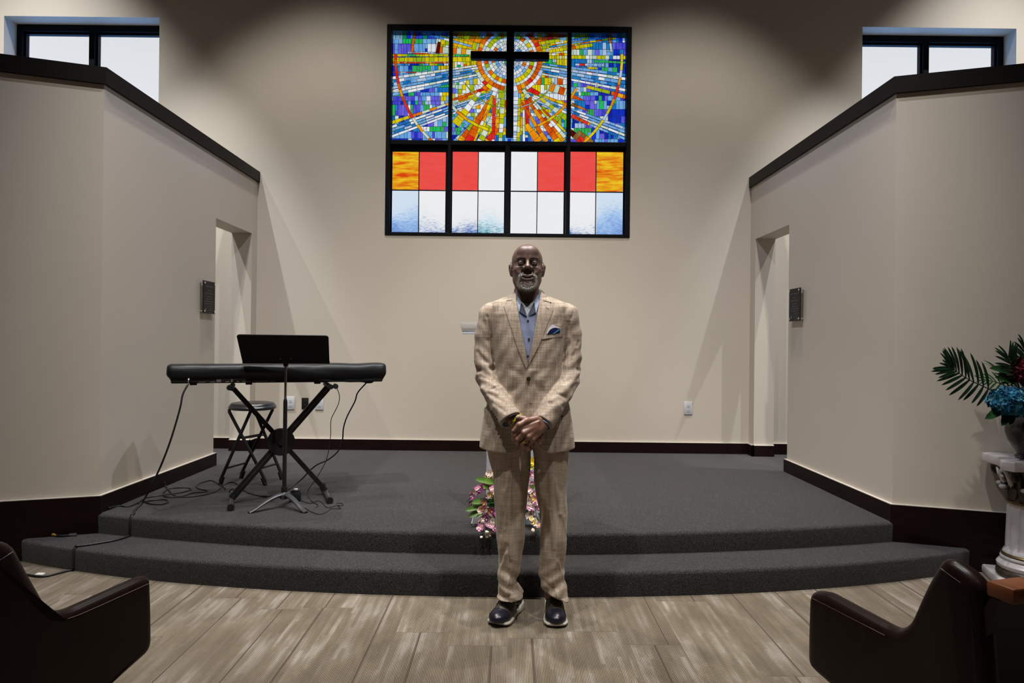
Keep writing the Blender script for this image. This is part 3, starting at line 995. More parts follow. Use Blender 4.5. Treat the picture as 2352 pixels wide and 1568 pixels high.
# --- X stand
xs_ = thing('keyboard_stand', 'black folding X keyboard stand with round hub carrying the covered piano', 'keyboard stand', KC, KROT)
def beam(bm, a, b, ww, hh):
    tube(bm, [a, b], (ww, hh), 4) if False else None
    a = Vector(a); b = Vector(b); t = (b - a).normalized()
    y = Vector((0, 1, 0)); n_ = y.cross(t).normalized()
    vs = []
    for p in (a, b):
        for sx_, sy_ in ((-1, -1), (1, -1), (1, 1), (-1, 1)):
            vs.append(bm.verts.new(p + n_ * (sx_ * ww / 2) + y * (sy_ * hh / 2)))
    for q in ((0, 1, 2, 3), (7, 6, 5, 4), (0, 4, 5, 1), (1, 5, 6, 2), (2, 6, 7, 3), (3, 7, 4, 0)):
        bm.faces.new([vs[i] for i in q])
    bmesh.ops.bevel(bm, geom=list({e for v in vs for e in v.link_edges}), offset=.003, segments=2, affect='EDGES')
H = .735
bm = bmesh.new(); beam(bm, (-.295, -.035, .035), (.295, -.035, H), .044, .030); sub(bm, 'wide_beam', M_BLK, xs_)
bm = bmesh.new(); beam(bm, (-.295, -.0515, .035), (.295, -.0515, H), .0035, .002); sub(bm, 'groove_line', M_CHR, xs_, False)
bm = bmesh.new(); beam(bm, (.295, .02, .035), (-.295, .02, H), .030, .028); sub(bm, 'narrow_beam', M_BLK, xs_)
bm = bmesh.new()
def ydisc(bm, u, z, r, w0, w1, n=40):
    pr = [(r - .004, w0), (r, w0 + .004), (r, w1 - .004), (r - .004, w1)]
    rings = []
    for rr, w in pr:
        rings.append([bm.verts.new((u + rr * math.cos(2 * PI * k / n), w, z + rr * math.sin(2 * PI * k / n))) for k in range(n)])
    for i in range(3):
        for k in range(n): bm.faces.new((rings[i][k], rings[i][(k + 1) % n], rings[i + 1][(k + 1) % n], rings[i + 1][k]))
    bm.faces.new(rings[0][::-1]); bm.faces.new(rings[-1])
hz = (H + .035) / 2
ydisc(bm, 0, hz, .088, -.070, -.054)
ydisc(bm, 0, hz, .080, -.054, .036)
ydisc(bm, .0, hz, .022, -.082, -.069, 20)
sub(bm, 'hub', M_BLKM, xs_)
for u in (-.295, .295):
    bm = bmesh.new(); tube(bm, [(u, -.225, .020), (u, .225, .020)], .016, 14); sub(bm, 'foot_bar', M_GUN, xs_)
    for s in (-1, 1):
        bm = bmesh.new(); tube(bm, [(u, s * .215, .021), (u, s * .245, .021)], .021, 16); sub(bm, 'rubber_end_cap', M_RUB, xs_)
for u in (-.30, .30):
    bm = bmesh.new(); tube(bm, [(u, -.17, H + .012), (u, .17, H + .012)], .0165, 12); sub(bm, 'support_bar', M_BLKM, xs_)
    bm = bmesh.new(); tube(bm, [(u + (-.012 if u < 0 else .03), -.185, H + .016), (u + (-.012 if u < 0 else .03), -.150, H + .016)], .017, 16); sub(bm, 'locking_knob', M_RUB, xs_)

# --- music stand
mx_, my_ = -1.412, 4.285
ms = thing('music_stand', 'black music stand seen from behind in front of the covered piano', 'music stand', (mx_, my_, ZS))
bm = bmesh.new(); tube(bm, [(0, 0, .10), (0, 0, .665)], .0125, 18); tube(bm, [(0, 0, .665), (0, 0, .68)], [.0125, .0095], 18); sub(bm, 'lower_pole', M_BLK, ms)
bm = bmesh.new(); tube(bm, [(0, 0, .66), (0, 0, .90)], .0078, 14); sub(bm, 'upper_pole', M_CHR, ms)
bm = bmesh.new(); tube(bm, [(0, 0, .075), (0, 0, .13)], .0185, 18); sub(bm, 'collar', M_BLKM, ms)
for k, a in enumerate((-137, -37, 92)):
    a = math.radians(a)
    pts = []
    for r, z in ((.0, .085), (.045, .080), (.09, .066), (.14, .043), (.185, .018), (.222, .004)):
        pts.append((r * math.cos(a), r * math.sin(a), z))
    bm = bmesh.new(); tube(bm, spline(pts, 5), [(.013 - .005 * i / 25, .021 - .005 * i / 25) for i in range(26)], 14); sub(bm, 'leg', M_GUN, ms)
bm = bmesh.new(); lathe(bm, [(.018, .055), (.030, .062), (.030, .085), (.020, .098)], 24); sub(bm, 'base_hub', M_GUN, ms)
# desk: leans towards the camera at the top
TB = Vector((0, .012, .905)); TT = Vector((0, -.215, 1.082))
DA = math.radians(13)
TT = TB + Matrix.Rotation(DA, 3, 'Z') @ (TT - TB)
WD = Vector((math.cos(DA), math.sin(DA), 0))
up = (TT - TB); Ld = up.length; up.normalize(); nrm = WD.cross(up).normalized()
def desk(u, t, off=0): return TB + WD * u + up * t + nrm * off
bm = bmesh.new()
hw = .262; r = .022
out = [(-hw + .004, 0), (hw + .0, 0)]
for k in range(7):
    a = k / 6 * PI / 2; out.append((hw + .0 - r + r * math.cos(a), Ld - r + r * math.sin(a)))
for k in range(7):
    a = PI / 2 + k / 6 * PI / 2; out.append((-hw + r + r * math.cos(a), Ld - r + r * math.sin(a)))
f = [bm.verts.new(desk(*q, .0)) for q in out]; g_ = [bm.verts.new(desk(*q, .004)) for q in out]
bm.faces.new(f[::-1]); bm.faces.new(g_)
for i in range(len(f)): bm.faces.new((f[i], f[(i + 1) % len(f)], g_[(i + 1) % len(f)], g_[i]))
sub(bm, 'desk', M_BLKM, ms)
bm = bmesh.new()
MDK = Matrix.Translation(desk(0, 0)) @ Matrix.Rotation(DA, 4, 'Z')
box(bm, (-hw, 0, -.002), (hw, .06, .002), 0, 2, MDK); box(bm, (-hw, .057, 0), (hw, .060, .012), 0, 2, MDK)
sub(bm, 'ledge', M_BLKM, ms, False)
for u in (-.032, .030):
    bm = bmesh.new(); tube(bm, [desk(u, .055, -.012), desk(u, .055, .006)], .006, 10); sub(bm, 'screw', M_CHR, ms)
bm = bmesh.new(); tube(bm, [(0, 0, .885), (0, 0, .91), desk(0, .05, -.012)], [.014, .016, .012], 14); sub(bm, 'tilt_bracket', M_BLKM, ms)

# --- folding stool
st = thing('folding_stool', 'round black padded folding stool behind the covered piano', 'stool', (-1.905, 5.05, ZS))
def sl(x, y, z): return (x + 1.905, y - 5.05, z)
bm = bmesh.new()
lathe(bm, [(.150, .538), (.166, .545), (.168, .556), (.163, .566), (.158, .569), (.156, .576), (.148, .585), (.12, .591), (.06, .594), (0.0001, .595)], 48)
sub(bm, 'seat', plain('black_vinyl', (.012, .012, .014, 1), .32, 0, .6), st)
FA = [((-2.04, 4.96), (-1.76, 4.935)), ((-1.93, 5.15), (-1.715, 5.15))]
FB = [((-1.885, 4.95), (-2.09, 4.935)), ((-1.79, 5.14), (-2.04, 5.19))]
for grp in (FA, FB):
    for (tx, ty), (fx, fy) in grp:
        bm = bmesh.new(); tube(bm, [sl(tx, ty, .545), sl(tx, ty, .525), sl(fx, fy, .03)], .0115, 12); lg = sub(bm, 'leg', M_BLKM, st)
        bm = bmesh.new()
        d = Vector(sl(fx, fy, .0)) - Vector(sl(tx, ty, .545)); p = Vector(sl(fx, fy, .0))
        tube(bm, [p - d.normalized() * .06 + Vector((0, 0, .002)), Vector((p.x, p.y, .001))], [.0135, .016], 12); sub(bm, 'rubber_foot', M_RUB, lg)
    for t in (.38, .82):
        a = [Vector(sl(tx, ty, .525)).lerp(Vector(sl(fx, fy, .03)), t) for (tx, ty), (fx, fy) in grp]
        bm = bmesh.new(); tube(bm, a, .007, 8); sub(bm, 'crossbar', M_BLKM, st)

# --- power adapter standing on the carpet
ad = thing('power_adapter', 'small black power adapter with white label behind the music stand foot', 'power adapter', (-1.395, 4.46, ZS), .12)
bm = bmesh.new(); box(bm, (-.031, -.026, 0), (.031, .026, .060), .006); box(bm, (-.027, -.020, .055), (.027, .020, .074), .005); sub(bm, 'housing', M_BLK, ad)
bm = bmesh.new(); box(bm, (-.012, -.012, .073), (.012, .012, .082), .002); sub(bm, 'white_label', plain('white_label_plastic', (.55, .55, .55, 1), .5), ad)

# --- cables
def cable(name, label, pts, r, mat=M_CAB, n=7, parts=None, res=6):
    bm = bmesh.new(); sp = spline(pts, res)
    tube(bm, sp, r, n)
    o = finish(bm, name, mat, True)
    return tag(o, label, 'cable')
def gs(px, py, r=.004):
    g = G(px, py, ZS + r)
    if g.x < XL + .028: g = WX(px, py, XL + .028)     # leans on the base board
    return g
wp = lambda px, py, Y: P(px, py, Y)
r1 = .0058
plug = kw(-.545, -.160, .765 + .012)
c1 = [plug, P(420, 905, 4.14), P(414, 935, 4.12), P(400, 985, 4.10), P(385, 1030, 4.10), P(366, 1077, 4.14)]
c1 += [P(343, 1125, 4.36), gs(327, 1153, .006), gs(309, 1175, .006)]
def ground(x, y):
    return ZS if y > arc2(x) else (ZP if y > arc1(x) else ZF)
def drape(plan, r):
    """cable lying on stage, step and floor: level follows what is under it"""
    sp = spline([Vector((q.x, q.y, 0)) for q in plan], 14)
    out = []
    for p, q in zip(sp, sp[1:]):
        g0, g1 = ground(p.x, p.y), ground(q.x, q.y)
        out.append(Vector((p.x, p.y, g0 + r)))
        if g0 != g1:
            arc = arc2 if g0 > .2 else arc1
            yy = arc(p.x) - .002 - r
            m = p.lerp(q, .5); d = (q - p) * .5
            out += [Vector((m.x, yy + .018, g0 + r)), Vector((m.x + d.x * .2, yy + .002, g0 - .006)), Vector((m.x + d.x * .3, yy, g0 - .06)), Vector((m.x + d.x * .4, yy - .003, g1 + .02))]
    return out
plan = [Vector(q) for q in ((-2.27, 4.14, 0), (-2.235, 4.06, 0), (-2.26, 3.95, 0), (-2.36, 3.85, 0), (-2.44, 3.80, 0), (-2.52, 3.70, 0), (-2.68, 3.74, 0), (-2.78, 3.70, 0), (-3.1, 3.60, 0))]
c1 = [c1[i] for i in range(len(c1) - 1)]
upper = spline(c1, 6)
low = drape(plan, .006)
c1 = upper + low
bm = bmesh.new(); tube(bm, c1, r1, 7)
tag(finish(bm, 'audio_cable', M_CAB, True), 'black audio cable hanging from the piano and running down over the two steps', 'cable')
c2p = [(378, 1107), (381, 1118), (389, 1127), (400, 1137), (420, 1141), (464, 1137), (493, 1129), (508, 1119), (520, 1110), (533, 1107), (545, 1111), (563, 1127), (589, 1137), (619, 1139), (645, 1132), (663, 1123), (692, 1101), (712, 1080), (730, 1066), (751, 1057), (771, 1042)]
c2 = [gs(*q) for q in c2p[:16]] + [P(692, 1101, 4.87), P(712, 1080, 4.87), P(730, 1066, 4.87), P(751, 1057, 4.88), P(771, 1042, 4.88), P(781, 1028, 4.88), P(787, 1007, 4.88), P(789, 983, 4.87), P(797, 957, 4.85), P(815, 922, 4.8), P(822, 901, 4.76), kw(.56, -.02, .77)]
cable('power_cable', 'black power cord curving down from the right end of the piano', c2, .0048)
c3p = [(226, 1181), (238, 1171), (250, 1166), (272, 1161), (294, 1163), (316, 1154), (336, 1143), (376, 1136), (409, 1132), (436, 1125), (437, 1121), (420, 1119.5), (389, 1122), (375, 1131), (376, 1138), (387, 1141), (420, 1139), (442, 1131), (470, 1129), (477, 1126), (460, 1123), (451, 1118), (456, 1111), (469, 1106), (486, 1103), (506, 1113), (515, 1119), (517, 1123)]
cable('instrument_cable', 'tangled thin black cable looped on the carpet beside the left wall', [gs(x, y, .004 + .004 * (i % 2)) for i, (x, y) in enumerate(c3p[2:])], .0042)
c4p = [(318, 1156), (336, 1151), (354, 1148), (376, 1146.5), (386, 1150), (382, 1155), (363, 1158), (343, 1156), (333, 1152)]
cable('patch_cable', 'short black cable lying in one flat oval loop by the left wall', [gs(x, y, .006) for x, y in c4p], .0042)
c5p = [(690, 1148.5), (700, 1152), (712.5, 1156), (722, 1152), (731, 1150), (739, 1153), (748, 1163), (757, 1165), (770, 1161), (773, 1156), (781, 1155), (789, 1158), (784, 1161), (774.5, 1160), (779, 1164), (782, 1168), (761, 1168), (750, 1175), (735, 1180.6), (720, 1177), (708, 1171), (700, 1166)]
cable('adapter_cable', 'thin cord in a squiggle to the right of the music stand foot', [gs(x, y, .003) for x, y in c5p], .0022, n=6)
c6 = [kw(.335, -.06, .765), P(779, 905, 4.62), P(778, 925, 4.62), P(769, 945, 4.62), P(760, 966, 4.62), P(759, 1004, 4.64), P(751, 1051, 4.62), P(736, 1083, 4.60), P(718, 1110, 4.58), P(706, 1130, 4.57)]
c6 += [gs(711, 1144, .003), gs(720, 1153, .006), gs(731, 1160, .003), gs(725, 1165, .003)]
cable('pedal_cable', 'thin black cord dropping from the piano past the right stand leg', c6, .0026, n=6)
# adapter plug lying on the lower step
zj = ZP
jk = thing('jack_adapter', 'gold tipped audio jack lead lying on the lower step at the left', 'audio plug', G(131, 1229, zj))
a = G(104, 1222, zj + .016) - jk.location; b = G(130, 1229.5, zj + .008) - jk.location
d = (b - a)
M_GOLD = plain('gold_plate', (.75, .45, .07, 1), .25, .7)
bm = bmesh.new()
tube(bm, [a, a + d * .10, a + d * .12, a + d * .38], [.0022, .0036, .0028, .0032], 10)
tube(bm, [a + d * .38, a + d * .42, a + d * .75, a + d * .8, b], [.006, .0095, .0095, .006, .005], 12)
sub(bm, 'plug_tip', M_GOLD, jk)
c = G(160, 1228.5, zj + .007) - jk.location; e = G(176, 1227.5, zj + .008) - jk.location
bm = bmesh.new(); tube(bm, spline([b, b.lerp(c, .5) + Vector((0, -.01, 0)), c], 5), .006, 8); sub(bm, 'lead', M_CAB, jk)
bm = bmesh.new(); tube(bm, [c, e], .0095, 12); sub(bm, 'socket', M_CHR, jk)
bm = bmesh.new()
a = G(84, 1318, ZF + .008); b = G(104, 1316, ZF + .008)
box(bm, (-.5, -.5, 0), (.5, .5, 1))
bmesh.ops.scale(bm, vec=((b - a).length, .03, .012), verts=bm.verts)
bmesh.ops.bevel(bm, geom=list(bm.edges), offset=.002, segments=1, affect='EDGES')
o = finish(bm, 'cable_clip', plain('white_clip_plastic', (.75, .75, .72, 1), .45)); o.location = ((a.x + b.x) / 2, a.y, ZF)
tag(o, 'small flat white plastic piece lying on the floor by the left step', 'clip')

# ------------------------------------------------------------------ wall plates
M_WPL = plain('white_outlet_plastic', (.60, .61, .63, 1), .35, 0, .5, .02)
M_SLOT = plain('dark_slot', (.02, .02, .02, 1), .6)
def outlet(pcx, pcy, label, group=None, black=False, cat='power outlet'):
    c = P(pcx, pcy, WALL_Y)
    t = thing('wall_outlet' if not black else 'audio_wall_plate', label, cat, (c.x, WALL_Y, c.z))
    bm = bmesh.new()
    w, h = (.040, .0625) if not black else (.033, .054)
    box(bm, (-w, -.009, -h), (w, 0, h), .004)
    pl = sub(bm, 'plate', M_BLKM if black else M_WPL, t)
    if black:
        for dz in (.026, -.012):
            bm = bmesh.new(); tube(bm, [(-.002, -.012, dz), (-.002, -.006, dz)], .0085, 14); so = sub(bm, 'socket', M_RUB, t)
            bm = bmesh.new(); tube(bm, [(-.001, -.0145, dz), (-.001, -.010, dz)], .0042, 10); sub(bm, 'gold_contact', M_CHR, so)
        return t
    for dz in (.020, -.020):
        bm = bmesh.new()
        lathe_pts = []
        n = 24
        v0 = []; v1 = []
        for k in range(n):
            a = 2 * PI * k / n
            x = max(-.0145, min(.0145, .0172 * math.cos(a))); z = max(-.0135, min(.0135, .0172 * math.sin(a)))
            v0.append(bm.verts.new((x, -.0115, dz + z))); v1.append(bm.verts.new((x, -.0085, dz + z)))
        bm.faces.new(v0)
        for k in range(n): bm.faces.new((v0[k], v0[(k + 1) % n], v1[(k + 1) % n], v1[k]))
        rc = sub(bm, 'receptacle', M_WPL, t)
        bm = bmesh.new()
        for dx in (-.0063, .0063): box(bm, (dx - .0012, -.0122, dz + .000), (dx + .0012, -.011, dz + .0075))
        tube(bm, [(0, -.0122, dz - .0065), (0, -.011, dz - .0065)], .0026, 10)
        sub(bm, 'slots', M_SLOT, rc)
    return t
outlet(667.5, 925.5, 'white duplex outlet on the back wall, just right of the music stand pole')
outlet(734, 926, 'white outlet plate partly hidden behind the keyboard stand beam')
outlet(1580.5, 937, 'white duplex outlet alone on the back wall right of the man')
outlet(701, 926, 'black audio wall plate between two white outlets behind the piano', black=True, cat='wall plate')

# ------------------------------------------------------------------ plaques beside the doorways
M_PLQ = plain('black_acrylic_plaque', (.010, .010, .011, 1), .5, 0, .2)
M_ENG = plain('engraved_lettering', (.10, .095, .095, 1), .6)
def text_mesh(s, size):
    cu = bpy.data.curves.new('lettering', 'FONT'); cu.body = s; cu.size = size
    cu.align_x = 'CENTER'; cu.align_y = 'CENTER'; cu.extrude = .0004; cu.resolution_u = 3
    o = bpy.data.objects.new('lettering', cu); COL.objects.link(o)
    dg = bpy.context.evaluated_depsgraph_get()
    me = bpy.data.meshes.new_from_object(o.evaluated_get(dg))
    bpy.data.objects.remove(o); bpy.data.curves.remove(cu)
    return me
def plaque(side, x, p0, p1, title, label):
    a = WX(p0[0], p0[1], x); b = WX(p1[0], p1[1], x)
    yc = (a.y + b.y) / 2; zc = (a.z + b.z) / 2; w = .213; h = abs(a.z - b.z)
    rz = PI / 2 if side < 0 else -PI / 2
    t = thing('plaque', label, 'plaque', (x, yc, zc), rz)
    # local: x along the wall, -y towards the room
    pb = bmesh.new(); box(pb, (-w / 2, -.004, -h / 2), (w / 2, .003, h / 2), .001, 1)
    for sx_ in (-1, 1):
        for sz_ in (-1, 1):
            bm = bmesh.new(); cx_, cz_ = sx_ * (w / 2 - .017), sz_ * (h / 2 - .017)
            tube(bm, [(cx_, .0300, cz_), (cx_, -.008, cz_)], .0062, 12); tube(bm, [(cx_, -.010, cz_), (cx_, -.004, cz_)], .0085, 14)
            sub(bm, 'standoff', plain('chrome_standoff', (.7, .68, .62, 1), .15, 1.0) if 'chrome_standoff' not in bpy.data.materials else bpy.data.materials['chrome_standoff'], t)
    me = text_mesh(title, .027); o = link('title', me, M_ENG, t); o.location = (0, -.0046, h / 2 - .042); o.rotation_euler = (PI / 2, 0, 0)
    bm = pb; rr = random.Random(5 if side < 0 else 9)
    rows_ = [(.075, .05, .010, 0), (.098, .14, .011, 0), (.124, .08, .009, 0), (.142, .09, .011, 0), (.162, .16, .011, 0), (.180, .15, .010, 0), (.200, .10, .008, .03), (.217, .05, .008, .03), (.232, .09, .008, .03), (.249, .06, .008, .03)]
    for dz, ww, hh, off in rows_:
        x0 = -ww / 2 + off
        while x0 < ww / 2 + off:
            l = rr.uniform(.008, .03)
            z0 = h / 2 - dz
            box(bm, (x0, -.0045, z0 - hh * .25), (min(x0 + l, ww / 2 + off), -.0038, z0 + hh * .2), mi=1)
            x0 += l + .006
    sub(pb, 'panel', [M_PLQ, M_ENG], t, False)
    bm = bmesh.new()
    z0 = -h / 2 + .022
    for k, (dx, dz) in enumerate(((-.078, .0), (-.070, .006), (-.062, .012))):
        v = [bm.verts.new((dx, -.0045, z0)), bm.verts.new((dx + .010, -.0045, z0 + .004)), bm.verts.new((dx + .013, -.0045, z0 + .022 + dz)), bm.verts.new((dx + .005, -.0045, z0 + .012))]
        bm.faces.new(v)
    sub(bm, 'emblem', M_PRINT, t, False)
plaque(-1, XL + .030, (467.5, 643.5), (491.5, 721), 'Prayer Room 1', 'black engraved plaque on the wall beside the left doorway')
plaque(1, XR - .030, (1838, 660), (1814.5, 738), 'Prayer Room 2', 'black engraved plaque on the wall beside the right doorway')

# ------------------------------------------------------------------ pews
def pew_mat():
    m = Mat('dark_mahogany_pew')
    n = m.noise(m.coords((14, 14, 1)), 3, 4, .6)
    m.col(m.ramp(n, [(.3, (.008, .0028, .0024, 1)), (.7, (.014, .0050, .0042, 1))]))
    m.set(Roughness=.38, Coat_Weight=.06, Coat_Roughness=.2, Specular_IOR_Level=.14)
    return m.m
M_PEW = pew_mat()
M_RAIL = wood_mat('orange_oak_rail', (.10, .030, .012, 1), (.20, .065, .024, 1), .4, (1.5, 12, 12), .15)
M_LINE = plain('light_routed_line', (.075, .032, .026, 1), .5)
M_SEATC = plain('dark_upholstery', (.018, .012, .012, 1), .85)
def pew(label, a, b, outline, side, rail, lines):
    """a, b: two floor points of the aisle face (front, back); outline in photo pixels met with that face"""
    a = Vector(a); b = Vector(b)
    d = (a - b).normalized()                       # towards the stage
    nrm = Vector((d.y, -d.x, 0))                   # aisle side normal
    if nrm.x * side > 0: nrm = -nrm
    # local frame: x along d, y away from the aisle
    out_dir = -nrm
    rz = math.atan2(d.y, d.x)
    t = thing('pew', label, 'pew', (b.x, b.y, 0), rz)
    low = ZF
    flip = 1 if Vector((-d.y, d.x, 0)).dot(out_dir) > 0 else -1
    pts = []
    for q in outline:
        if len(q) == 3: pts.append((q[0], q[1])); continue
        r_ = ray(*q); k = (b - EYE).dot(nrm) / r_.dot(nrm); w = EYE + r_ * k
        pts.append(((w - b).dot(d), max(w.z, ZF)))
    # smooth the outline corners
    th = .052
    bm = bmesh.new()
    n = len(pts)
    core = []
    for i in range(n):
        p0, p1, p2 = Vector(pts[i - 1]), Vector(pts[i]), Vector(pts[(i + 1) % n])
        rr = min(.034, (p0 - p1).length * .45, (p2 - p1).length * .45)
        q0 = p1 + (p0 - p1).normalized() * rr; q2 = p1 + (p2 - p1).normalized() * rr
        for k in range(5):
            s_ = k / 4
            core.append(tuple(q0.lerp(p1, s_).lerp(p1.lerp(q2, s_), s_)))
    # profile rounded across the thickness
    def inset(poly, e):
        A = sum(poly[i][0] * poly[(i + 1) % len(poly)][1] - poly[(i + 1) % len(poly)][0] * poly[i][1] for i in range(len(poly)))
        sg = 1 if A > 0 else -1
        o = []
        for i in range(len(poly)):
            p, q = Vector(poly[i - 1]), Vector(poly[(i + 1) % len(poly)])
            tt = (q - p)
            tt = tt.normalized() if tt.length > 1e-6 else Vector((1, 0))
            o.append((poly[i][0] - tt.y * sg * e, poly[i][1] + tt.x * sg * e))
        return o
    layers = []
    R0 = .024
    for k in range(7):
        ang = PI * k / 6
        layers.append((R0 * (1 - math.sin(ang)) if k not in (0, 6) else R0, th / 2 - th / 2 * math.cos(ang) if k not in (0, 6) else (0 if k == 0 else th)))
    rings = [[bm.verts.new((p[0], flip * y, p[1])) for p in inset(core, e)] for e, y in layers]
    for i in range(len(rings) - 1):
        for k in range(len(core)): bm.faces.new((rings[i][k], rings[i][(k + 1) % len(core)], rings[i + 1][(k + 1) % len(core)], rings[i + 1][k]))
    bm.faces.new(rings[0]); bm.faces.new(rings[-1][::-1])
    bmesh.ops.triangulate(bm, faces=[f for f in bm.faces if len(f.verts) > 4])
    e_ = sub(bm, 'end_panel', M_PEW, t, True, 50)
    for ln in lines:
        lp_ = []
        for q in ln:
            r_ = ray(*q); k = (b - EYE).dot(nrm) / r_.dot(nrm); w = EYE + r_ * k
            lp_.append(((w - b).dot(d), flip * .0005, w.z))
        bm = bmesh.new(); tube(bm, spline(lp_, 6), .0011, 5); sub(bm, 'routed_line', M_LINE, t, True)
    # seat, back and rail running away from the aisle
    y0, y1 = sorted((flip * (th - .004), flip * 2.2))
    zb = .80; 
    bm = bmesh.new(); box(bm, (.02, y0, .425), (.40, y1, .505), .02); sub(bm, 'seat', M_SEATC, t)
    y0, y1 = sorted((flip * .012, flip * 2.2))
    bm = bmesh.new()
    prism(bm, [(-.03, .45), (.055, .45), (-.055 + rail[0], rail[1]), (-.075 + rail[0], rail[1])], 'y', y0, y1)
    sub(bm, 'back_board', M_PEW, t, False)
    bm = bmesh.new(); box(bm, (-.105 + rail[0], y0 + .0, rail[1]), (-.045 + rail[0], y1, rail[1] + .034), .006); sub(bm, 'top_rail', M_RAIL, t, label='orange brown top rail')
    return t
LA = P(345, 1310, 2.19); LB = P(20, 1232, 1.75)
pew('dark brown pew with sloping arm at the lower left corner', (-1.04, 1.998, 0), (-1.172, 1.642, 0),
    [(-75, 1290), (-15, 1243), (36, 1247), (70, 1313), (116, 1394), (140, 1406), (170, 1400), (325, 1329), (352, 1322), (355, 1400), (356, 1492), (268, 1570), (150, 1700), (150, 2100), (-160, 2100), (-60, 1600)], -1, (-.10, .817), [[(156, 1421), (200, 1404), (342, 1340)], [(-10, 1292), (30, 1267)]])
pew('dark brown pew end with an orange wood rail at the lower right corner', (.862, 1.925, 0), (.972, 1.569, 0),
    [(1853, 1358), (1885, 1358), (2035, 1440), (2056, 1446), (2082, 1432), (2120, 1345), (2155, 1284), (2178, 1286), (2222, 1316), (2250, 1350), (2256, 1430), (2270, 1600), (2300, 2100), (2120, 2100), (2100, 1760), (1895, 1570), (1849, 1530), (1850, 1440)], 1, (-.075, .832), [[(1866, 1374), (1900, 1391), (2032, 1459)], [(2160, 1305), (2206, 1338)]])

# ------------------------------------------------------------------ pedestal, urn and bouquet on the right
def ceramic():
    m = Mat('glazed_ivory_plaster')
    n = m.noise(m.coords(), 12, 3)
    m.col(m.ramp(n, [(.3, (.50, .46, .45, 1)), (.7, (.60, .56, .54, 1))]))
    m.set(Roughness=.28, Specular_IOR_Level=.5)
    return m.m
M_CER = ceramic()
M_ANT = plain('antiqued_bronze_wash', (.055, .042, .028, 1), .35, .2, .5, .4, 60)
M_BAND = plain('gold_band', (.16, .10, .035, 1), .35, .7)
PX_, PY_ = 2.86, 3.72
ped = thing('column_pedestal', 'white Corinthian column pedestal with gold bands by the right wall', 'pedestal', (PX_, PY_, 0), math.radians(-18.5))
bm = bmesh.new()
box(bm, (-.19, -.19, ZF), (.19, .19, .115), .012); sub(bm, 'plinth', M_CER, ped)
bm = bmesh.new(); lathe(bm, [(.168, .115), (.172, .130), (.168, .150), (.160, .158)], 48); sub(bm, 'bronze_foot', M_ANT, ped)
bm = bmesh.new()
lathe(bm, [(.158, .158), (.166, .168), (.168, .182), (.160, .194), (.150, .200), (.146, .208), (.152, .216), (.150, .224), (.140, .230)], 48); sub(bm, 'base_moulding', M_CER, ped)
bm = bmesh.new(); lathe(bm, [(.142, .229), (.149, .235), (.142, .242)], 48); sub(bm, 'gold_band', M_BAND, ped)
bm = bmesh.new()
lathe(bm, [(.140, .243), (.136, .255), (.128, .262), (.124, .28), (.120, .40), (.117, .50), (.118, .515)], 144,
      mod=lambda a, z: 1 - (.055 * abs(math.sin(a * 9)) ** .5 * (1 if .262 < z < .512 else 0) - .03 * (1 if .262 < z < .512 else 0)))
sub(bm, 'fluted_shaft', M_CER, ped)
bm = bmesh.new(); lathe(bm, [(.116, .512), (.128, .518), (.128, .528), (.116, .534)], 48); sub(bm, 'gold_band', M_BAND, ped)
bm = bmesh.new()
lathe(bm, [(.112, .530), (.110, .56), (.112, .60), (.122, .65), (.145, .695), (.150, .705)], 64, mod=lambda a, z: 1 + .03 * math.sin(a * 16) + .012 * math.sin(a * 48))
sub(bm, 'capital_bell', M_ANT, ped)
def leaf_scroll(bm, ang, z0, h, r0, w, curl):
    """acanthus leaf: rises along the bell, tip curling outwards"""
    rows = []
    for i in range(11):
        t = i / 10
        z = z0 + h * math.sin(t * PI / 2 * 1.0)
        r = r0 + .012 * t + curl * max(0, t - .5) ** 1.5 * 1.6
        if t > .8: z -= (t - .8) * h * .9
        ww = w * (.65 + .45 * math.sin(PI * min(t, .9))) * (1 - .75 * max(0, t - .72) / .28)
        row = []
        for j in range(9):
            s_ = (j / 8 - .5)
            aa = ang + s_ * ww / r0
            rr = r + .010 * math.cos(s_ * PI) + .003 * math.cos(s_ * 6 * PI)
            row.append((rr * math.cos(aa), rr * math.sin(aa), z + .004 * math.sin(j * 2.1)))
        rows.append(row)
    b = quadstrip(rows)
    me = bpy.data.meshes.new('tmp'); b.to_mesh(me); b.free(); bm.from_mesh(me); bpy.data.meshes.remove(me)
M_LEAFC = M_CER
for k in range(8):
    bm = bmesh.new(); leaf_scroll(bm, k * PI / 4 + .2, .535, .085, .113, .075, .06); solidify(bm, .006); sub(bm, 'acanthus_leaf', M_ANT, ped)
    # pale rounded leaf tip
    a = k * PI / 4 + .2
    bm = bmesh.new(); bmesh.ops.create_uvsphere(bm, u_segments=14, v_segments=8, radius=1)
    bmesh.ops.transform(bm, matrix=Matrix.Rotation(a, 4, 'Z') @ Matrix.Translation((.158, 0, .606)) @ Matrix.Diagonal((.020, .019, .013, 1)), verts=bm.verts)
    sub(bm, 'leaf_tip', M_CER, ped)
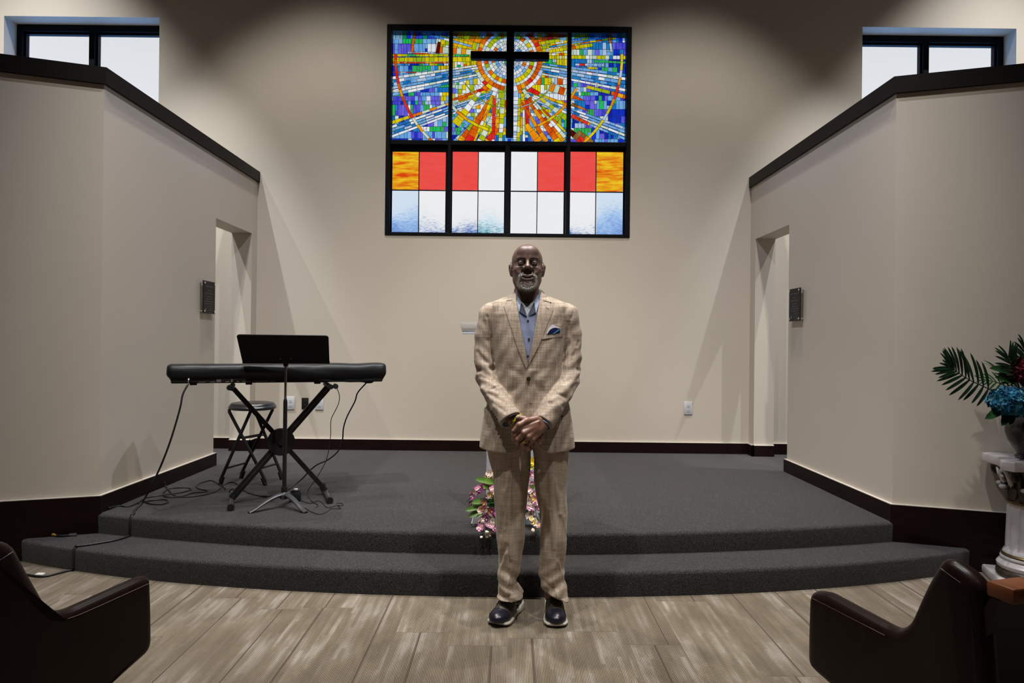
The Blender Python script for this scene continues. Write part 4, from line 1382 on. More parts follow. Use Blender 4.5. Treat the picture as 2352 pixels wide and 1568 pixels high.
for k in range(4):
    a = PI / 4 + k * PI / 2
    bm = bmesh.new()
    pts = []
    for i in range(26):
        th_ = i / 25 * 3.6 * PI
        rr = .034 * (1 - i / 30)
        pts.append(((.185 + rr * math.cos(th_ + PI)) , 0, .682 + rr * math.sin(th_ + PI) * .9))
    pts = [(.13, 0, .60), (.138, 0, .63)] + pts
    pts = spline(pts, 3)
    tube(bm, pts, [.011 - .004 * i / len(pts) for i in range(len(pts))], 12)
    bmesh.ops.rotate(bm, cent=(0, 0, 0), matrix=Matrix.Rotation(a, 3, 'Z'), verts=bm.verts)
    sub(bm, 'volute', M_ANT, ped)
    bm = bmesh.new()
    for s_ in (-1, 1):
        pp = spline([(.112, s_ * .03, .60), (.132, s_ * .062, .645), (.150, s_ * .055, .690), (.160, s_ * .026, .692), (.160, s_ * .016, .668), (.154, s_ * .032, .658)], 7)
        tube(bm, pp, [.014 - .008 * i / len(pp) for i in range(len(pp))], 12)
    bmesh.ops.rotate(bm, cent=(0, 0, 0), matrix=Matrix.Rotation(k * PI / 2, 3, 'Z'), verts=bm.verts)
    bmesh.ops.remove_doubles(bm, verts=bm.verts, dist=.0001)
    sub(bm, 'scroll', M_CER, ped)
# abacus: square slab, concave sides, cut corners
bm = bmesh.new()
poly = []
for k in range(4):
    a = k * PI / 2
    c, s_ = math.cos(a), math.sin(a)
    h = .20
    side = [(h, -h + .045), (h - .004, -h + .08)] + [(h - .028 * math.sin(PI * t), -h + .08 + (2 * h - .16) * t) for t in (.2, .35, .5, .65, .8)] + [(h - .004, h - .08), (h, h - .045), (h - .045 + .0, h + .0)]
    poly += [(x * c - y * s_, x * s_ + y * c) for x, y in side]
prism(bm, poly, 'z', .712, .762, .006)
bmesh.ops.triangulate(bm, faces=[f for f in bm.faces if len(f.verts) > 4])
sub(bm, 'top_slab', M_CER, ped, True, 40)

def glitter():
    m = Mat('dark_glitter_glass')
    co = m.coords()
    v = m.new('ShaderNodeTexVoronoi'); v.inputs['Scale'].default_value = 260; m.link(co, v.inputs['Vector'])
    n = m.noise(co, 18, 5, .8)
    c = m.ramp(n, [(.35, (.012, .010, .009, 1)), (.62, (.05, .042, .038, 1))])
    sp = m.ramp(v.outputs['Distance'], [(.0, (1, 1, 1, 1)), (.12, (0, 0, 0, 1))])
    m.col(m.mix(m.math('MULTIPLY', sp, .35), c, (.6, .55, .5, 1)))
    m.set(Roughness=.22, Metallic=.3)
    m.bump(v.outputs['Color'], .6, .004)
    return m.m
urn = thing('urn_vase', 'dark glittery urn vase standing on the column pedestal', 'vase', (PX_, PY_, .762))
bm = bmesh.new()
lathe(bm, [(.080, 0), (.088, .006), (.086, .016), (.078, .024), (.082, .03), (.100, .06), (.122, .10), (.134, .14), (.134, .165), (.120, .195), (.085, .222), (.062, .240), (.056, .265), (.060, .29), (.078, .312), (.074, .312), (.05, .285), (.046, .25)], 56)
sub(bm, 'body', glitter(), urn)
bm = bmesh.new()
for k in range(40):
    a = 2 * PI * k / 40
    bmesh.ops.create_icosphere(bm, subdivisions=1, radius=.0038, matrix=Matrix.Translation((.089 * math.cos(a), .089 * math.sin(a), .010)))
sub(bm, 'bead_ring', plain('crystal_beads', (.5, .55, .6, 1), .1, .9), urn)
tag(bpy.data.objects[urn.name].children[-1], kind='stuff')

def leafmat(name, a, b, rough=.45):
    m = Mat(name)
    n = m.noise(m.coords(), 22, 3)
    m.col(m.ramp(n, [(.3, a), (.7, b)]))
    m.set(Roughness=rough, Specular_IOR_Level=.4)
    return m.m
M_PALM = leafmat('palm_green', (.006, .020, .010, 1), (.014, .042, .019, 1), .38)
M_LEAF = leafmat('bright_leaf_green', (.05, .13, .015, 1), (.13, .26, .04, 1))
M_LEAFD = leafmat('mid_leaf_green', (.012, .05, .014, 1), (.03, .10, .03, 1))
def blade(bm, base, tip, up, w, n=8, bend=.12, fold=.25, mi=0):
    base = Vector(base); tip = Vector(tip); d = tip - base; L = d.length; dn = d.normalized()
    side = dn.cross(Vector(up)).normalized(); u2 = side.cross(dn).normalized()
    prev = None
    for i in range(n + 1):
        t = i / n
        ww = w * (math.sin(PI * min(1, t * .86 + .08)) ** .7) * (1 if t < .999 else .03)
        c = base + d * t + u2 * (bend * L * math.sin(PI * t) * .5) - Vector((0, 0, 1)) * (bend * L * t * t * .5)
        row = [bm.verts.new(c - side * ww / 2 + u2 * ww * fold), bm.verts.new(c), bm.verts.new(c + side * ww / 2 + u2 * ww * fold)]
        if prev:
            for j in (0, 1): bm.faces.new((prev[j], prev[j + 1], row[j + 1], row[j])).material_index = mi
        prev = row
def frond(parent, origin, spine, specs, facing=(0, -1, 0), w=.016):
    """spine: world points; specs: (t, side, length)"""
    bm = bmesh.new()
    sp = spline(spine, 10)
    tube(bm, [p - origin for p in sp], [.0045 - .003 * i / len(sp) for i in range(len(sp))], 6)
    def at(t):
        f_ = t * (len(sp) - 1); i = min(len(sp) - 2, int(f_)); return sp[i].lerp(sp[i + 1], f_ - i), (sp[i + 1] - sp[i]).normalized()
    fc = Vector(facing)
    rr = random.Random(3)
    for t, s_, L, ang in specs:
        p, tan = at(t)
        n_ = tan.cross(fc).normalized() * s_
        a = math.radians(ang)
        dirv = (tan * math.cos(a) + n_ * math.sin(a)).normalized() + fc * rr.uniform(-.18, .10)
        blade(bm, p - origin, p - origin + dirv.normalized() * L, fc, w * (.8 + .3 * math.sin(PI * t)), 8, .10, .12)
    o = sub(bm, 'palm_frond', M_PALM, parent, True, 60)
    return o
bq = thing('bouquet', 'palm, blue hydrangea and dark red flower bouquet in the glitter urn', 'bouquet', (PX_, PY_, 1.05))
O = Vector(bq.location)
def wpt(px, py, Y=3.62): return P(px, py, Y)
sp1 = [Vector((PX_ - .01, PY_, 1.02)), wpt(2325, 925, 3.66), wpt(2275, 895, 3.60), wpt(2228, 873, 3.56), wpt(2196, 852, 3.54), wpt(2182, 843, 3.54)]
specs = []
for i in range(13):
    t = .42 + .56 * i / 12
    specs.append((t, 1, .185 - .09 * (i / 12) ** 2 - (.03 if i < 2 else 0), 60 - 30 * (i / 12)))
    specs.append((t, -1, .150 - .06 * (i / 12) ** 2 - (.03 if i < 3 else 0), 66 - 34 * (i / 12)))
specs.append((1.0, 1, .06, 12)); specs.append((1.0, -1, .06, 8))
frond(bq, O, sp1, specs, (0.1, -1, .1), .0165)
sp2 = [Vector((PX_, PY_ + .01, 1.03)), wpt(2345, 900, 3.66), wpt(2333, 862, 3.62), wpt(2322, 838, 3.6), wpt(2316, 822, 3.6)]
specs = []
for i in range(9):
    t = .40 + .6 * i / 8
    specs.append((t, -1, .135 - .03 * (i / 8), 58 - 30 * (i / 8))); specs.append((t, 1, .115 - .02 * (i / 8), 60 - 40 * (i / 8)))
specs = [(t, -s_, L, a) for t, s_, L, a in specs]
frond(bq, O, sp2, specs, (0, -1, .2), .015)
sp3 = [Vector((PX_, PY_, 1.04)), wpt(2350, 880, 3.7), wpt(2356, 830, 3.68), wpt(2352, 795, 3.68)]
specs = [(.5 + .5 * i / 6, s_, .11 - .03 * i / 6, 50 - 30 * i / 6) for i in range(7) for s_ in (-1, 1)]
frond(bq, O, sp3, specs, (0, -1, .2), .015)
sp4 = [Vector((PX_, PY_, 1.02)), wpt(2330, 900, 3.7), wpt(2290, 878, 3.66), wpt(2258, 872, 3.64)]
specs = [(.35 + .65 * i / 8, s_, .10 - .04 * i / 8, 60 - 40 * i / 8) for i in range(9) for s_ in (-1, 1)]
o = frond(bq, O, sp4, specs, (0, -1, .6), .010)
o.data.materials.clear(); o.data.materials.append(M_LEAFD)
for a_ in (0.6, 1.6, 2.6, 3.6, -.6):   # fronds turned away from the aisle
    sp_ = [Vector((PX_, PY_, 1.04)), Vector((PX_ + .10 * math.cos(a_), PY_ + .06 * math.sin(a_), 1.16)), Vector((PX_ + .2 * math.cos(a_), PY_ + .11 * math.sin(a_), 1.24 + .04 * math.cos(a_ * 3)))]
    frond(bq, O, sp_, [(.45 + .55 * i / 7, s_, .09, 50 - 25 * i / 7) for i in range(8) for s_ in (-1, 1)], (0, -.4, .9), .014)
def petalmat(name, a, b, c=None):
    m = Mat(name)
    n = m.noise(m.coords(), 34, 2)
    st = [(.35, a), (.6, b)] + ([(.72, c)] if c else [])
    m.col(m.ramp(n, st)); m.set(Roughness=.6, Specular_IOR_Level=.25)
    return m.m
M_HYD = petalmat('blue_hydrangea', (.006, .045, .11, 1), (.02, .20, .34, 1), (.22, .42, .30, 1))
M_DRED = petalmat('dark_red_petal', (.06, .004, .008, 1), (.16, .012, .022, 1))
def floret(bm, c, nrm_, r, np_=4, mi=0, cup=.35, rr=random):
    nrm_ = Vector(nrm_).normalized()
    a = nrm_.orthogonal().normalized(); b = nrm_.cross(a)
    ph = rr.uniform(0, 6)
    for k in range(np_):
        th_ = ph + 2 * PI * k / np_
        d = a * math.cos(th_) + b * math.sin(th_); s_ = nrm_.cross(d)
        prof = [(0, 0, 0), (.35, .30, .3), (.68, .46, .62), (.95, .26, .9), (1.0, 0, .85), (.95, -.26, .9), (.68, -.46, .62), (.35, -.30, .3)]
        v = [bm.verts.new(c + d * r * u_ + s_ * r * w_ + nrm_ * r * cup * h_) for u_, w_, h_ in prof]
        m_ = bm.verts.new(c + d * r * .6 + nrm_ * r * cup * .28)
        for i in range(8):
            bm.faces.new((v[i], v[(i + 1) % 8], m_)).material_index = mi
def flowerhead(parent, name, mat, c, rad, nfl, r, np_=4, squash=.8):
    rr = random.Random(int(c[0] * 1000))
    bm = bmesh.new()
    for i in range(nfl):
        z = 1 - 2 * (i + .5) / nfl; ph = i * 2.39996
        d = Vector((math.sqrt(1 - z * z) * math.cos(ph), math.sqrt(1 - z * z) * math.sin(ph), z))
        floret(bm, Vector(c) + Vector((d.x * rad, d.y * rad, d.z * rad * squash)) * rr.uniform(.88, 1.06), d + Vector((rr.uniform(-.4, .4), rr.uniform(-.4, .4), rr.uniform(-.4, .4))), r * rr.uniform(.8, 1.15), np_, rr=rr)
    bmesh.ops.create_icosphere(bm, subdivisions=2, radius=rad * .82, matrix=Matrix.Translation(c) @ Matrix.Diagonal((1, 1, squash, 1)))
    return sub(bm, name, mat, parent, False)
hc = wpt(2322, 922, 3.60) - O
flowerhead(bq, 'hydrangea_head', M_HYD, hc, .098, 210, .024, 4, .68)
flowerhead(bq, 'hydrangea_head', M_HYD, wpt(2395, 925, 3.62) - O, .085, 140, .024, 4, .7)
flowerhead(bq, 'red_flower_head', M_DRED, wpt(2360, 852, 3.60) - O, .060, 60, .034, 5, .9)
for px, py, tx, ty in ((2300, 940, 2262, 958), (2310, 945, 2300, 975), (2320, 940, 2318, 972), (2335, 860, 2272, 840), (2330, 880, 2285, 862)):
    bm = bmesh.new(); blade(bm, wpt(px, py, 3.66) - O, wpt(tx, ty, 3.56) - O, (0, -1, .4), .045, 8, .1, .15); sub(bm, 'leaf', M_LEAFD, bq, True, 70)

# ------------------------------------------------------------------ clear lectern and the pink arrangement behind the man
def acrylic(name, tint, mixf, rough=.05):
    m = Mat(name); m.n.remove(m.b)
    tr = m.new('ShaderNodeBsdfTransparent'); tr.inputs[0].default_value = tint
    gl = m.new('ShaderNodeBsdfGlossy'); gl.inputs['Roughness'].default_value = rough
    df = m.new('ShaderNodeBsdfDiffuse'); df.inputs[0].default_value = (.75, .76, .85, 1)
    a = m.new('ShaderNodeMixShader'); a.inputs[0].default_value = mixf
    m.link(tr.outputs[0], a.inputs[1]); m.link(df.outputs[0], a.inputs[2])
    b = m.new('ShaderNodeMixShader')
    fr = m.new('ShaderNodeFresnel'); fr.inputs[0].default_value = 1.16
    m.link(fr.outputs[0], b.inputs[0]); m.link(a.outputs[0], b.inputs[1]); m.link(gl.outputs[0], b.inputs[2])
    m.link(b.outputs[0], m.out.inputs[0])
    return m.m
M_ACR = acrylic('clear_acrylic', (.96, .97, .99, 1), .08)
M_ACE = plain('polished_acrylic_edge', (.50, .52, .60, 1), .2, 0, .6)
M_ACF = acrylic('frosted_acrylic', (.9, .92, .96, 1), .55, .4)
LX, LY = .035, 4.06
lec = thing('lectern', 'clear acrylic lectern standing behind the man', 'lectern', (LX, LY, ZS))
bm = bmesh.new(); box(bm, (-.25, -.15, .0), (.25, .17, .012)); sub(bm, 'base_plate', M_ACR, lec, False)
bm = bmesh.new()
for (a, b) in (((-.25, -.152, 0), (.25, -.148, .012)), ((-.252, -.152, 0), (-.248, .17, .012)), ((.248, -.152, 0), (.252, .17, .012)), ((-.25, .168, 0), (.25, .172, .012))): box(bm, a, b)
bmesh.ops.remove_doubles(bm, verts=bm.verts, dist=.004)
sub(bm, 'base_edge', M_ACE, lec, False)
bm = bmesh.new(); box(bm, (-.175, .04, .012), (.165, .05, 1.10)); sub(bm, 'front_panel', M_ACF, lec, False)
bm = bmesh.new(); box(bm, (-.175, .05, .012), (-.165, .16, 1.08)); sub(bm, 'side_panel', M_ACR, lec, False)
bm = bmesh.new(); box(bm, (.155, .05, .012), (.165, .16, 1.08)); sub(bm, 'side_panel', M_ACR, lec, False)
# sloping reading desk
zt0 = P(1062, 765, LY - .14).z - ZS; zt1 = P(1052, 742, LY + .24).z - ZS
bm = bmesh.new()
vs = [bm.verts.new(v) for v in ((-.315, -.14, zt0), (.30, -.14, zt0), (.345, .24, zt1 + .01), (-.36, .24, zt1))]
bm.faces.new(vs); solidify(bm, .008)
sub(bm, 'reading_desk', M_ACR, lec, False)
bm = bmesh.new()
tube(bm, [(-.315, -.142, zt0), (.30, -.142, zt0)], .0045, 6)
sub(bm, 'front_lip', M_ACE, lec, False)
# blue and yellow crest on the front panel
bm = bmesh.new()
bmesh.ops.create_circle(bm, cap_ends=True, segments=28, radius=.085, matrix=Matrix.Translation((-.03, .039, .62)) @ Matrix.Rotation(PI / 2, 4, 'X'))
sub(bm, 'round_emblem', plain('cobalt_print', (.02, .03, .55, 1), .5), lec, False)

fa = thing('flower_arrangement', 'pink and white blossoms with green leaves hanging at the stage edge behind the man', 'flower arrangement', (.02, 3.98, ZS + .0125))
FO = Vector(fa.location)
M_PK = petalmat('pink_petal', (.45, .09, .30, 1), (.75, .38, .55, 1), (.80, .62, .62, 1))
M_MG = petalmat('magenta_petal', (.32, .02, .24, 1), (.55, .10, .42, 1))
M_CRM = petalmat('cream_petal', (.80, .62, .52, 1), (.85, .76, .66, 1))
M_YEL = petalmat('yellow_petal', (.80, .55, .02, 1), (.85, .70, .05, 1))
bm = bmesh.new()
lathe(bm, [(.055, 0), (.062, .01), (.075, .11), (.082, .13), (.074, .13), (.068, .11)], 32)
sub(bm, 'pot', plain('dark_green_pot', (.01, .05, .04, 1), .4), fa)
rr = random.Random(4)
def fpt(px, py, Y): return P(px, py, Y) - FO
def stem(pts):
    bm = bmesh.new(); tube(bm, spline(pts, 6), .0022, 6); sub(bm, 'stem', M_LEAFD, fa)
def blossom(c, nrm_, r, mat, np_=5, name='blossom'):
    bm = bmesh.new()
    floret(bm, Vector(c), nrm_, r, np_, 0, .45, rr)
    floret(bm, Vector(c) + Vector(nrm_).normalized() * r * .12, nrm_, r * .6, 3, 1 if name == 'blossom' else 0, .8, rr)
    for f_ in bm.faces: f_.smooth = True
    return sub(bm, name, [mat, M_YEL if rr.random() < .2 else M_CRM], fa, True, 80)
def bud(c, r, mat):
    bm = bmesh.new(); bmesh.ops.create_icosphere(bm, subdivisions=2, radius=1, matrix=Matrix.Translation(c) @ Matrix.Rotation(rr.uniform(0, 3), 4, 'X') @ Matrix.Diagonal((r, r * .8, r * 1.25, 1)))
    for v in bm.verts: v.co += Vector((rr.uniform(-1, 1), rr.uniform(-1, 1), rr.uniform(-1, 1))) * r * .12
    return sub(bm, 'bud', mat, fa)
top = Vector((0, 0, .16))
sprays = [   # pixel path of every spray, depth, colours
    ([(1165, 1110), (1130, 1090), (1108, 1100)], 3.92, 'P', 7),
    ([(1160, 1130), (1120, 1115), (1095, 1128), (1072, 1152)], 3.90, 'M', 9),
    ([(1160, 1130), (1135, 1128), (1118, 1140)], 3.86, 'P', 6),
    ([(1160, 1150), (1115, 1158), (1108, 1180), (1112, 1205), (1116, 1236)], 3.84, 'P', 13),
    ([(1160, 1160), (1130, 1170), (1124, 1192), (1130, 1218)], 3.86, 'M', 9),
    ([(1180, 1160), (1140, 1180), (1138, 1215)], 3.88, 'C', 7),
    ([(1190, 1110), (1214, 1085), (1222, 1096)], 3.92, 'M', 5),
    ([(1190, 1120), (1218, 1120), (1226, 1150), (1232, 1185)], 3.87, 'P', 12),
    ([(1190, 1130), (1212, 1140), (1218, 1175), (1228, 1200), (1234, 1220)], 3.86, 'C', 11),
    ([(1190, 1100), (1240, 1120), (1252, 1160)], 3.93, 'P', 7),
    ([(1180, 1110), (1180, 1080), (1176, 1060)], 3.93, 'P', 6),
]
PAL = {'P': [M_PK, M_PK, M_CRM], 'M': [M_MG, M_PK, M_MG, M_CRM], 'C': [M_CRM, M_CRM, M_PK]}
for path, Y, pal, cnt in sprays:
    pts = [top + Vector((0, 0, .02))] + [fpt(x, y, Y - max(0, y - 1185) * .0035) for x, y in path]
    sp = spline(pts, 8)
    stem(pts)
    L_ = len(sp)
    cnt = int(cnt * 1.3)
    for i in range(cnt):
        t = .38 + .62 * (i + rr.random() * .5) / cnt
        p = sp[min(L_ - 1, int(t * (L_ - 1)))] + Vector((rr.uniform(-.022, .022), rr.uniform(-.03, .015), rr.uniform(-.018, .018)))
        tail = t > .8 and pal != 'M'
        if tail and rr.random() < .75:
            bud(p, rr.uniform(.008, .012), M_CRM)
        else:
            blossom(p, (rr.uniform(-.7, .7), -1, rr.uniform(-.3, .8)), rr.uniform(.015, .024), rr.choice(PAL[pal]))
for a, b, w, mt in (((1140, 1110), (1090, 1097), .035, M_LEAF), ((1130, 1125), (1108, 1112), .03, M_LEAF), ((1125, 1150), (1082, 1152), .034, M_LEAF), ((1120, 1158), (1068, 1170), .036, M_LEAF),
                    ((1115, 1165), (1076, 1186), .036, M_LEAF), ((1125, 1168), (1094, 1186), .03, M_LEAF), ((1150, 1168), (1102, 1143), .05, M_LEAFD), ((1150, 1160), (1128, 1132), .04, M_LEAFD),
                    ((1150, 1175), (1118, 1180), .036, M_LEAFD), ((1195, 1180), (1240, 1194), .032, M_LEAFD), ((1205, 1170), (1222, 1196), .036, M_LEAFD), ((1205, 1140), (1228, 1110), .036, M_LEAF), ((1180, 1110), (1222, 1062), .04, M_LEAF), ((1190, 1150), (1208, 1165), .05, M_LEAFD)):
    bm = bmesh.new(); blade(bm, fpt(*a, 3.90), fpt(*b, 3.86), (0, -1, .5), w, 8, .1, .15); sub(bm, 'leaf', mt, fa, True, 70)
for c in ((1220, 1060), (1218, 1068), (1135, 1108)):
    blossom(fpt(*c, 3.93), (0, -1, .3), .026, M_YEL, 6, 'yellow_blossom')

# ------------------------------------------------------------------ the man: surfaces grown from distance fields
def g_ell(p, c, r):
    x, y, z = p
    a, b, d = (x - c[0]) / r[0], (y - c[1]) / r[1], (z - c[2]) / r[2]
    k0 = np.sqrt(a * a + b * b + d * d) + 1e-6
    k1 = np.sqrt((a / r[0]) ** 2 + (b / r[1]) ** 2 + (d / r[2]) ** 2) + 1e-6
    return k0 * (k0 - 1) / k1
def g_sph(p, c, r): return np.sqrt((p[0] - c[0]) ** 2 + (p[1] - c[1]) ** 2 + (p[2] - c[2]) ** 2) - r
def g_cap(p, a, b, ra, rb=None, flat=None):
    if rb is None: rb = ra
    a = np.array(a, float); b = np.array(b, float); d = b - a; L = d.dot(d) + 1e-12
    px, py, pz = p[0] - a[0], p[1] - a[1], p[2] - a[2]
    t = np.clip((px * d[0] + py * d[1] + pz * d[2]) / L, 0, 1)
    return np.sqrt((px - t * d[0]) ** 2 + (py - t * d[1]) ** 2 + (pz - t * d[2]) ** 2) - (ra + (rb - ra) * t)
def smin(a, b, k):
    h = np.clip(.5 + .5 * (b - a) / k, 0, 1)
    return b + (a - b) * h - k * h * (1 - h)
def smax(a, b, k): return -smin(-a, -b, k)
def chain(p, pts, rs, k=.01):
    f = None
    for i in range(len(pts) - 1):
        g = g_cap(p, pts[i], pts[i + 1], rs[i], rs[i + 1])
        f = g if f is None else smin(f, g, k)
    return f
def surface_nets(F, lo, h):
    """F[nx,ny,nz]: negative inside -> verts, quads"""
    s = F < 0
    nx, ny, nz = F.shape
    cs = np.zeros((nx - 1, ny - 1, nz - 1), np.int8)
    for dx in (0, 1):
        for dy in (0, 1):
            for dz in (0, 1):
                cs += s[dx:nx - 1 + dx, dy:ny - 1 + dy, dz:nz - 1 + dz]
    act = (cs > 0) & (cs < 8)
    I = np.argwhere(act)
    idx = -np.ones(act.shape, np.int64); idx[act] = np.arange(len(I))
    acc = np.zeros((len(I), 3)); cnt = np.zeros(len(I))
    corners = [(0, 0, 0), (1, 0, 0), (0, 1, 0), (1, 1, 0), (0, 0, 1), (1, 0, 1), (0, 1, 1), (1, 1, 1)]
    for a in range(8):
        for b in range(a + 1, 8):
            ca, cb = corners[a], corners[b]
            if sum(abs(ca[i] - cb[i]) for i in range(3)) != 1: continue
            va = F[I[:, 0] + ca[0], I[:, 1] + ca[1], I[:, 2] + ca[2]]
            vb = F[I[:, 0] + cb[0], I[:, 1] + cb[1], I[:, 2] + cb[2]]
            m = (va < 0) != (vb < 0)
            t = np.where(m, va / (va - vb + 1e-20), 0)
            for i in range(3):
                acc[:, i] += np.where(m, ca[i] + t * (cb[i] - ca[i]), 0)
            cnt += m
    V = (I + acc / cnt[:, None]) * h + np.array(lo)
    Q = []
    for ax in range(3):
        sl0 = [slice(None)] * 3; sl1 = [slice(None)] * 3
        sl0[ax] = slice(0, -1); sl1[ax] = slice(1, None)
        d = s[tuple(sl0)] != s[tuple(sl1)]
        E = np.argwhere(d)
        u, v = [(1, 2), (2, 0), (0, 1)][ax]
        ok = (E[:, u] > 0) & (E[:, v] > 0) & (E[:, u] < act.shape[u]) & (E[:, v] < act.shape[v]) & (E[:, ax] < act.shape[ax])
        E = E[ok]
        inside = s[E[:, 0], E[:, 1], E[:, 2]]
        q = []
        for du, dv in ((0, 0), (-1, 0), (-1, -1), (0, -1)):
            c = E.copy(); c[:, u] += du; c[:, v] += dv
            q.append(idx[c[:, 0], c[:, 1], c[:, 2]])
        q = np.stack(q, 1)
        q[~inside] = q[~inside][:, ::-1]
        Q.append(q)
    Q = np.concatenate(Q)
    return V, Q[(Q >= 0).all(1)]
def grid(lo, hi, h):
    ax = [np.arange(l, u + h, h, dtype=np.float32) for l, u in zip(lo, hi)]
    return np.meshgrid(*ax, indexing='ij')
def grow(fn, lo, hi, h):
    p = grid(lo, hi, h)
    F = fn(p)
    F[0], F[-1], F[:, 0], F[:, -1], F[:, :, 0], F[:, :, -1] = (np.maximum(q, h) for q in (F[0], F[-1], F[:, 0], F[:, -1], F[:, :, 0], F[:, :, -1]))
    return surface_nets(F, lo, h)
def relax(V, Q, n=2, w=.5):
    for _ in range(n):
        acc = np.zeros_like(V); c = np.zeros(len(V))
        for a, b in ((0, 1), (1, 2), (2, 3), (3, 0)):
            np.add.at(acc, Q[:, a], V[Q[:, b]]); np.add.at(acc, Q[:, b], V[Q[:, a]])
            np.add.at(c, Q[:, a], 1); np.add.at(c, Q[:, b], 1)
        V = V * (1 - w) + w * acc / np.maximum(c, 1)[:, None]
    return V
def np_mesh(name, V, Q, origin):
    me = bpy.data.meshes.new(name)
    me.from_pydata([tuple(v) for v in (V - np.array(origin))], [], [tuple(int(i) for i in q) for q in Q])
    me.update()
    me.polygons.foreach_set('use_smooth', [True] * len(me.polygons))
    return me
def at1(z, zs, vs): return np.interp(z, zs, vs)

MO = Vector((.085, 3.38, 0))
man = thing('person', 'bald man in glasses, tan suit and blue shirt standing with clasped hands', 'person', MO)
def pl(px, py, Y): return tuple(P(px, py, Y))
def add(name, V, Q, mat, parent=man, label=None):
    o = link(name, np_mesh(name, V, Q, MO), mat, parent)
    if label: o['label'] = label
    return o
def addbm(name, bm, mat, parent=man, smooth=True, ang=60, label=None):
    bmesh.ops.translate(bm, vec=-MO, verts=bm.verts)
    return sub(bm, name, mat, parent, smooth, ang, label)

# ---- materials
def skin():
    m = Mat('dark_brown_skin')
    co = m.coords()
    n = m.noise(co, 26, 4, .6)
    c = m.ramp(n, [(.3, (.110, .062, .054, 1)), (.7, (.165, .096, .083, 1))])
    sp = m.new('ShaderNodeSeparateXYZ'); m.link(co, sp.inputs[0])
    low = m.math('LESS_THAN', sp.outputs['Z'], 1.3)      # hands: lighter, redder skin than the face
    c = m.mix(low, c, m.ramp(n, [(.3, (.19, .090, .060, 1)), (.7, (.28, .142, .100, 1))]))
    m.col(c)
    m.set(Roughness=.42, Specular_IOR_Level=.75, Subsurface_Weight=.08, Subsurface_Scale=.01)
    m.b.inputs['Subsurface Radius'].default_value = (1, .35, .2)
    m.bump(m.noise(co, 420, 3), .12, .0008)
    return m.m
def suit(name, base, hi, lo, checks=.5):
    m = Mat(name)
    co = m.coords()
    sp = m.new('ShaderNodeSeparateXYZ'); m.link(co, sp.inputs[0])
    X, Z = sp.outputs['X'], sp.outputs['Z']
    def slub(scale, s):
        return m.noise(m.coords(scale), s, 3, .65)
    vert = slub((60, 20, 2.2), 3.4)      # vertical yarns
    hor = slub((2.2, 8, 60), 3.4)        # level yarns
    c = m.ramp(m.math('MULTIPLY', m.math('ADD', vert, hor), .5), [(.38, lo), (.5, base), (.62, hi)])
    # open checks of paired lines
    def lines(v, per, w):
        f = m.math('FRACT', m.math('DIVIDE', v, per))
        return m.math('LESS_THAN', f, w)
    g = m.math('ADD', m.math('MULTIPLY', lines(X, .046, .09), m.math('MULTIPLY', vert, 1.1)), m.math('MULTIPLY', lines(Z, .058, .075), m.math('MULTIPLY', hor, 1.1)))
    c = m.mix(m.math('MINIMUM', m.math('MULTIPLY', g, checks), 1.0), c, hi)
    g2 = m.math('ADD', lines(m.math('ADD', X, .011), .023, .11), lines(m.math('ADD', Z, .02), .029, .09))
    c = m.mix(m.math('MINIMUM', m.math('MULTIPLY', g2, checks * .35), 1.0), c, lo)
    m.col(c)
    m.set(Roughness=.62, Specular_IOR_Level=.3, Sheen_Weight=.15)
    m.bump(m.math('ADD', vert, hor), .22, .0012)
    return m.m
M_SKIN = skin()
M_JKT = suit('tan_plaid_jacket_cloth', (.375, .295, .230, 1), (.52, .44, .37, 1), (.260, .197, .152, 1), .42)
M_TRS = suit('tan_plaid_trouser_cloth', (.43, .345, .268, 1), (.55, .46, .38, 1), (.32, .248, .192, 1), .32)
def cloth(name, c, var=.1, rough=.75):
    m = Mat(name)
    n = m.noise(m.coords(), 90, 3)
    m.col(m.ramp(n, [(.3, tuple(x * (1 - var) for x in c) + (1,)), (.7, tuple(min(1, x * (1 + var)) for x in c) + (1,))]))
    m.set(Roughness=rough, Specular_IOR_Level=.2)
    m.bump(n, .12, .001)
    return m.m
M_SHIRT = cloth('blue_grey_shirt', (.20, .23, .36))
M_SHIRTL = cloth('light_blue_collar', (.34, .40, .55))
M_SHIRTD = cloth('dark_collar_band', (.055, .065, .10))
M_TEE = cloth('pale_undershirt', (.42, .43, .48))
M_BTN = plain('brown_horn_button', (.045, .025, .012, 1), .3)

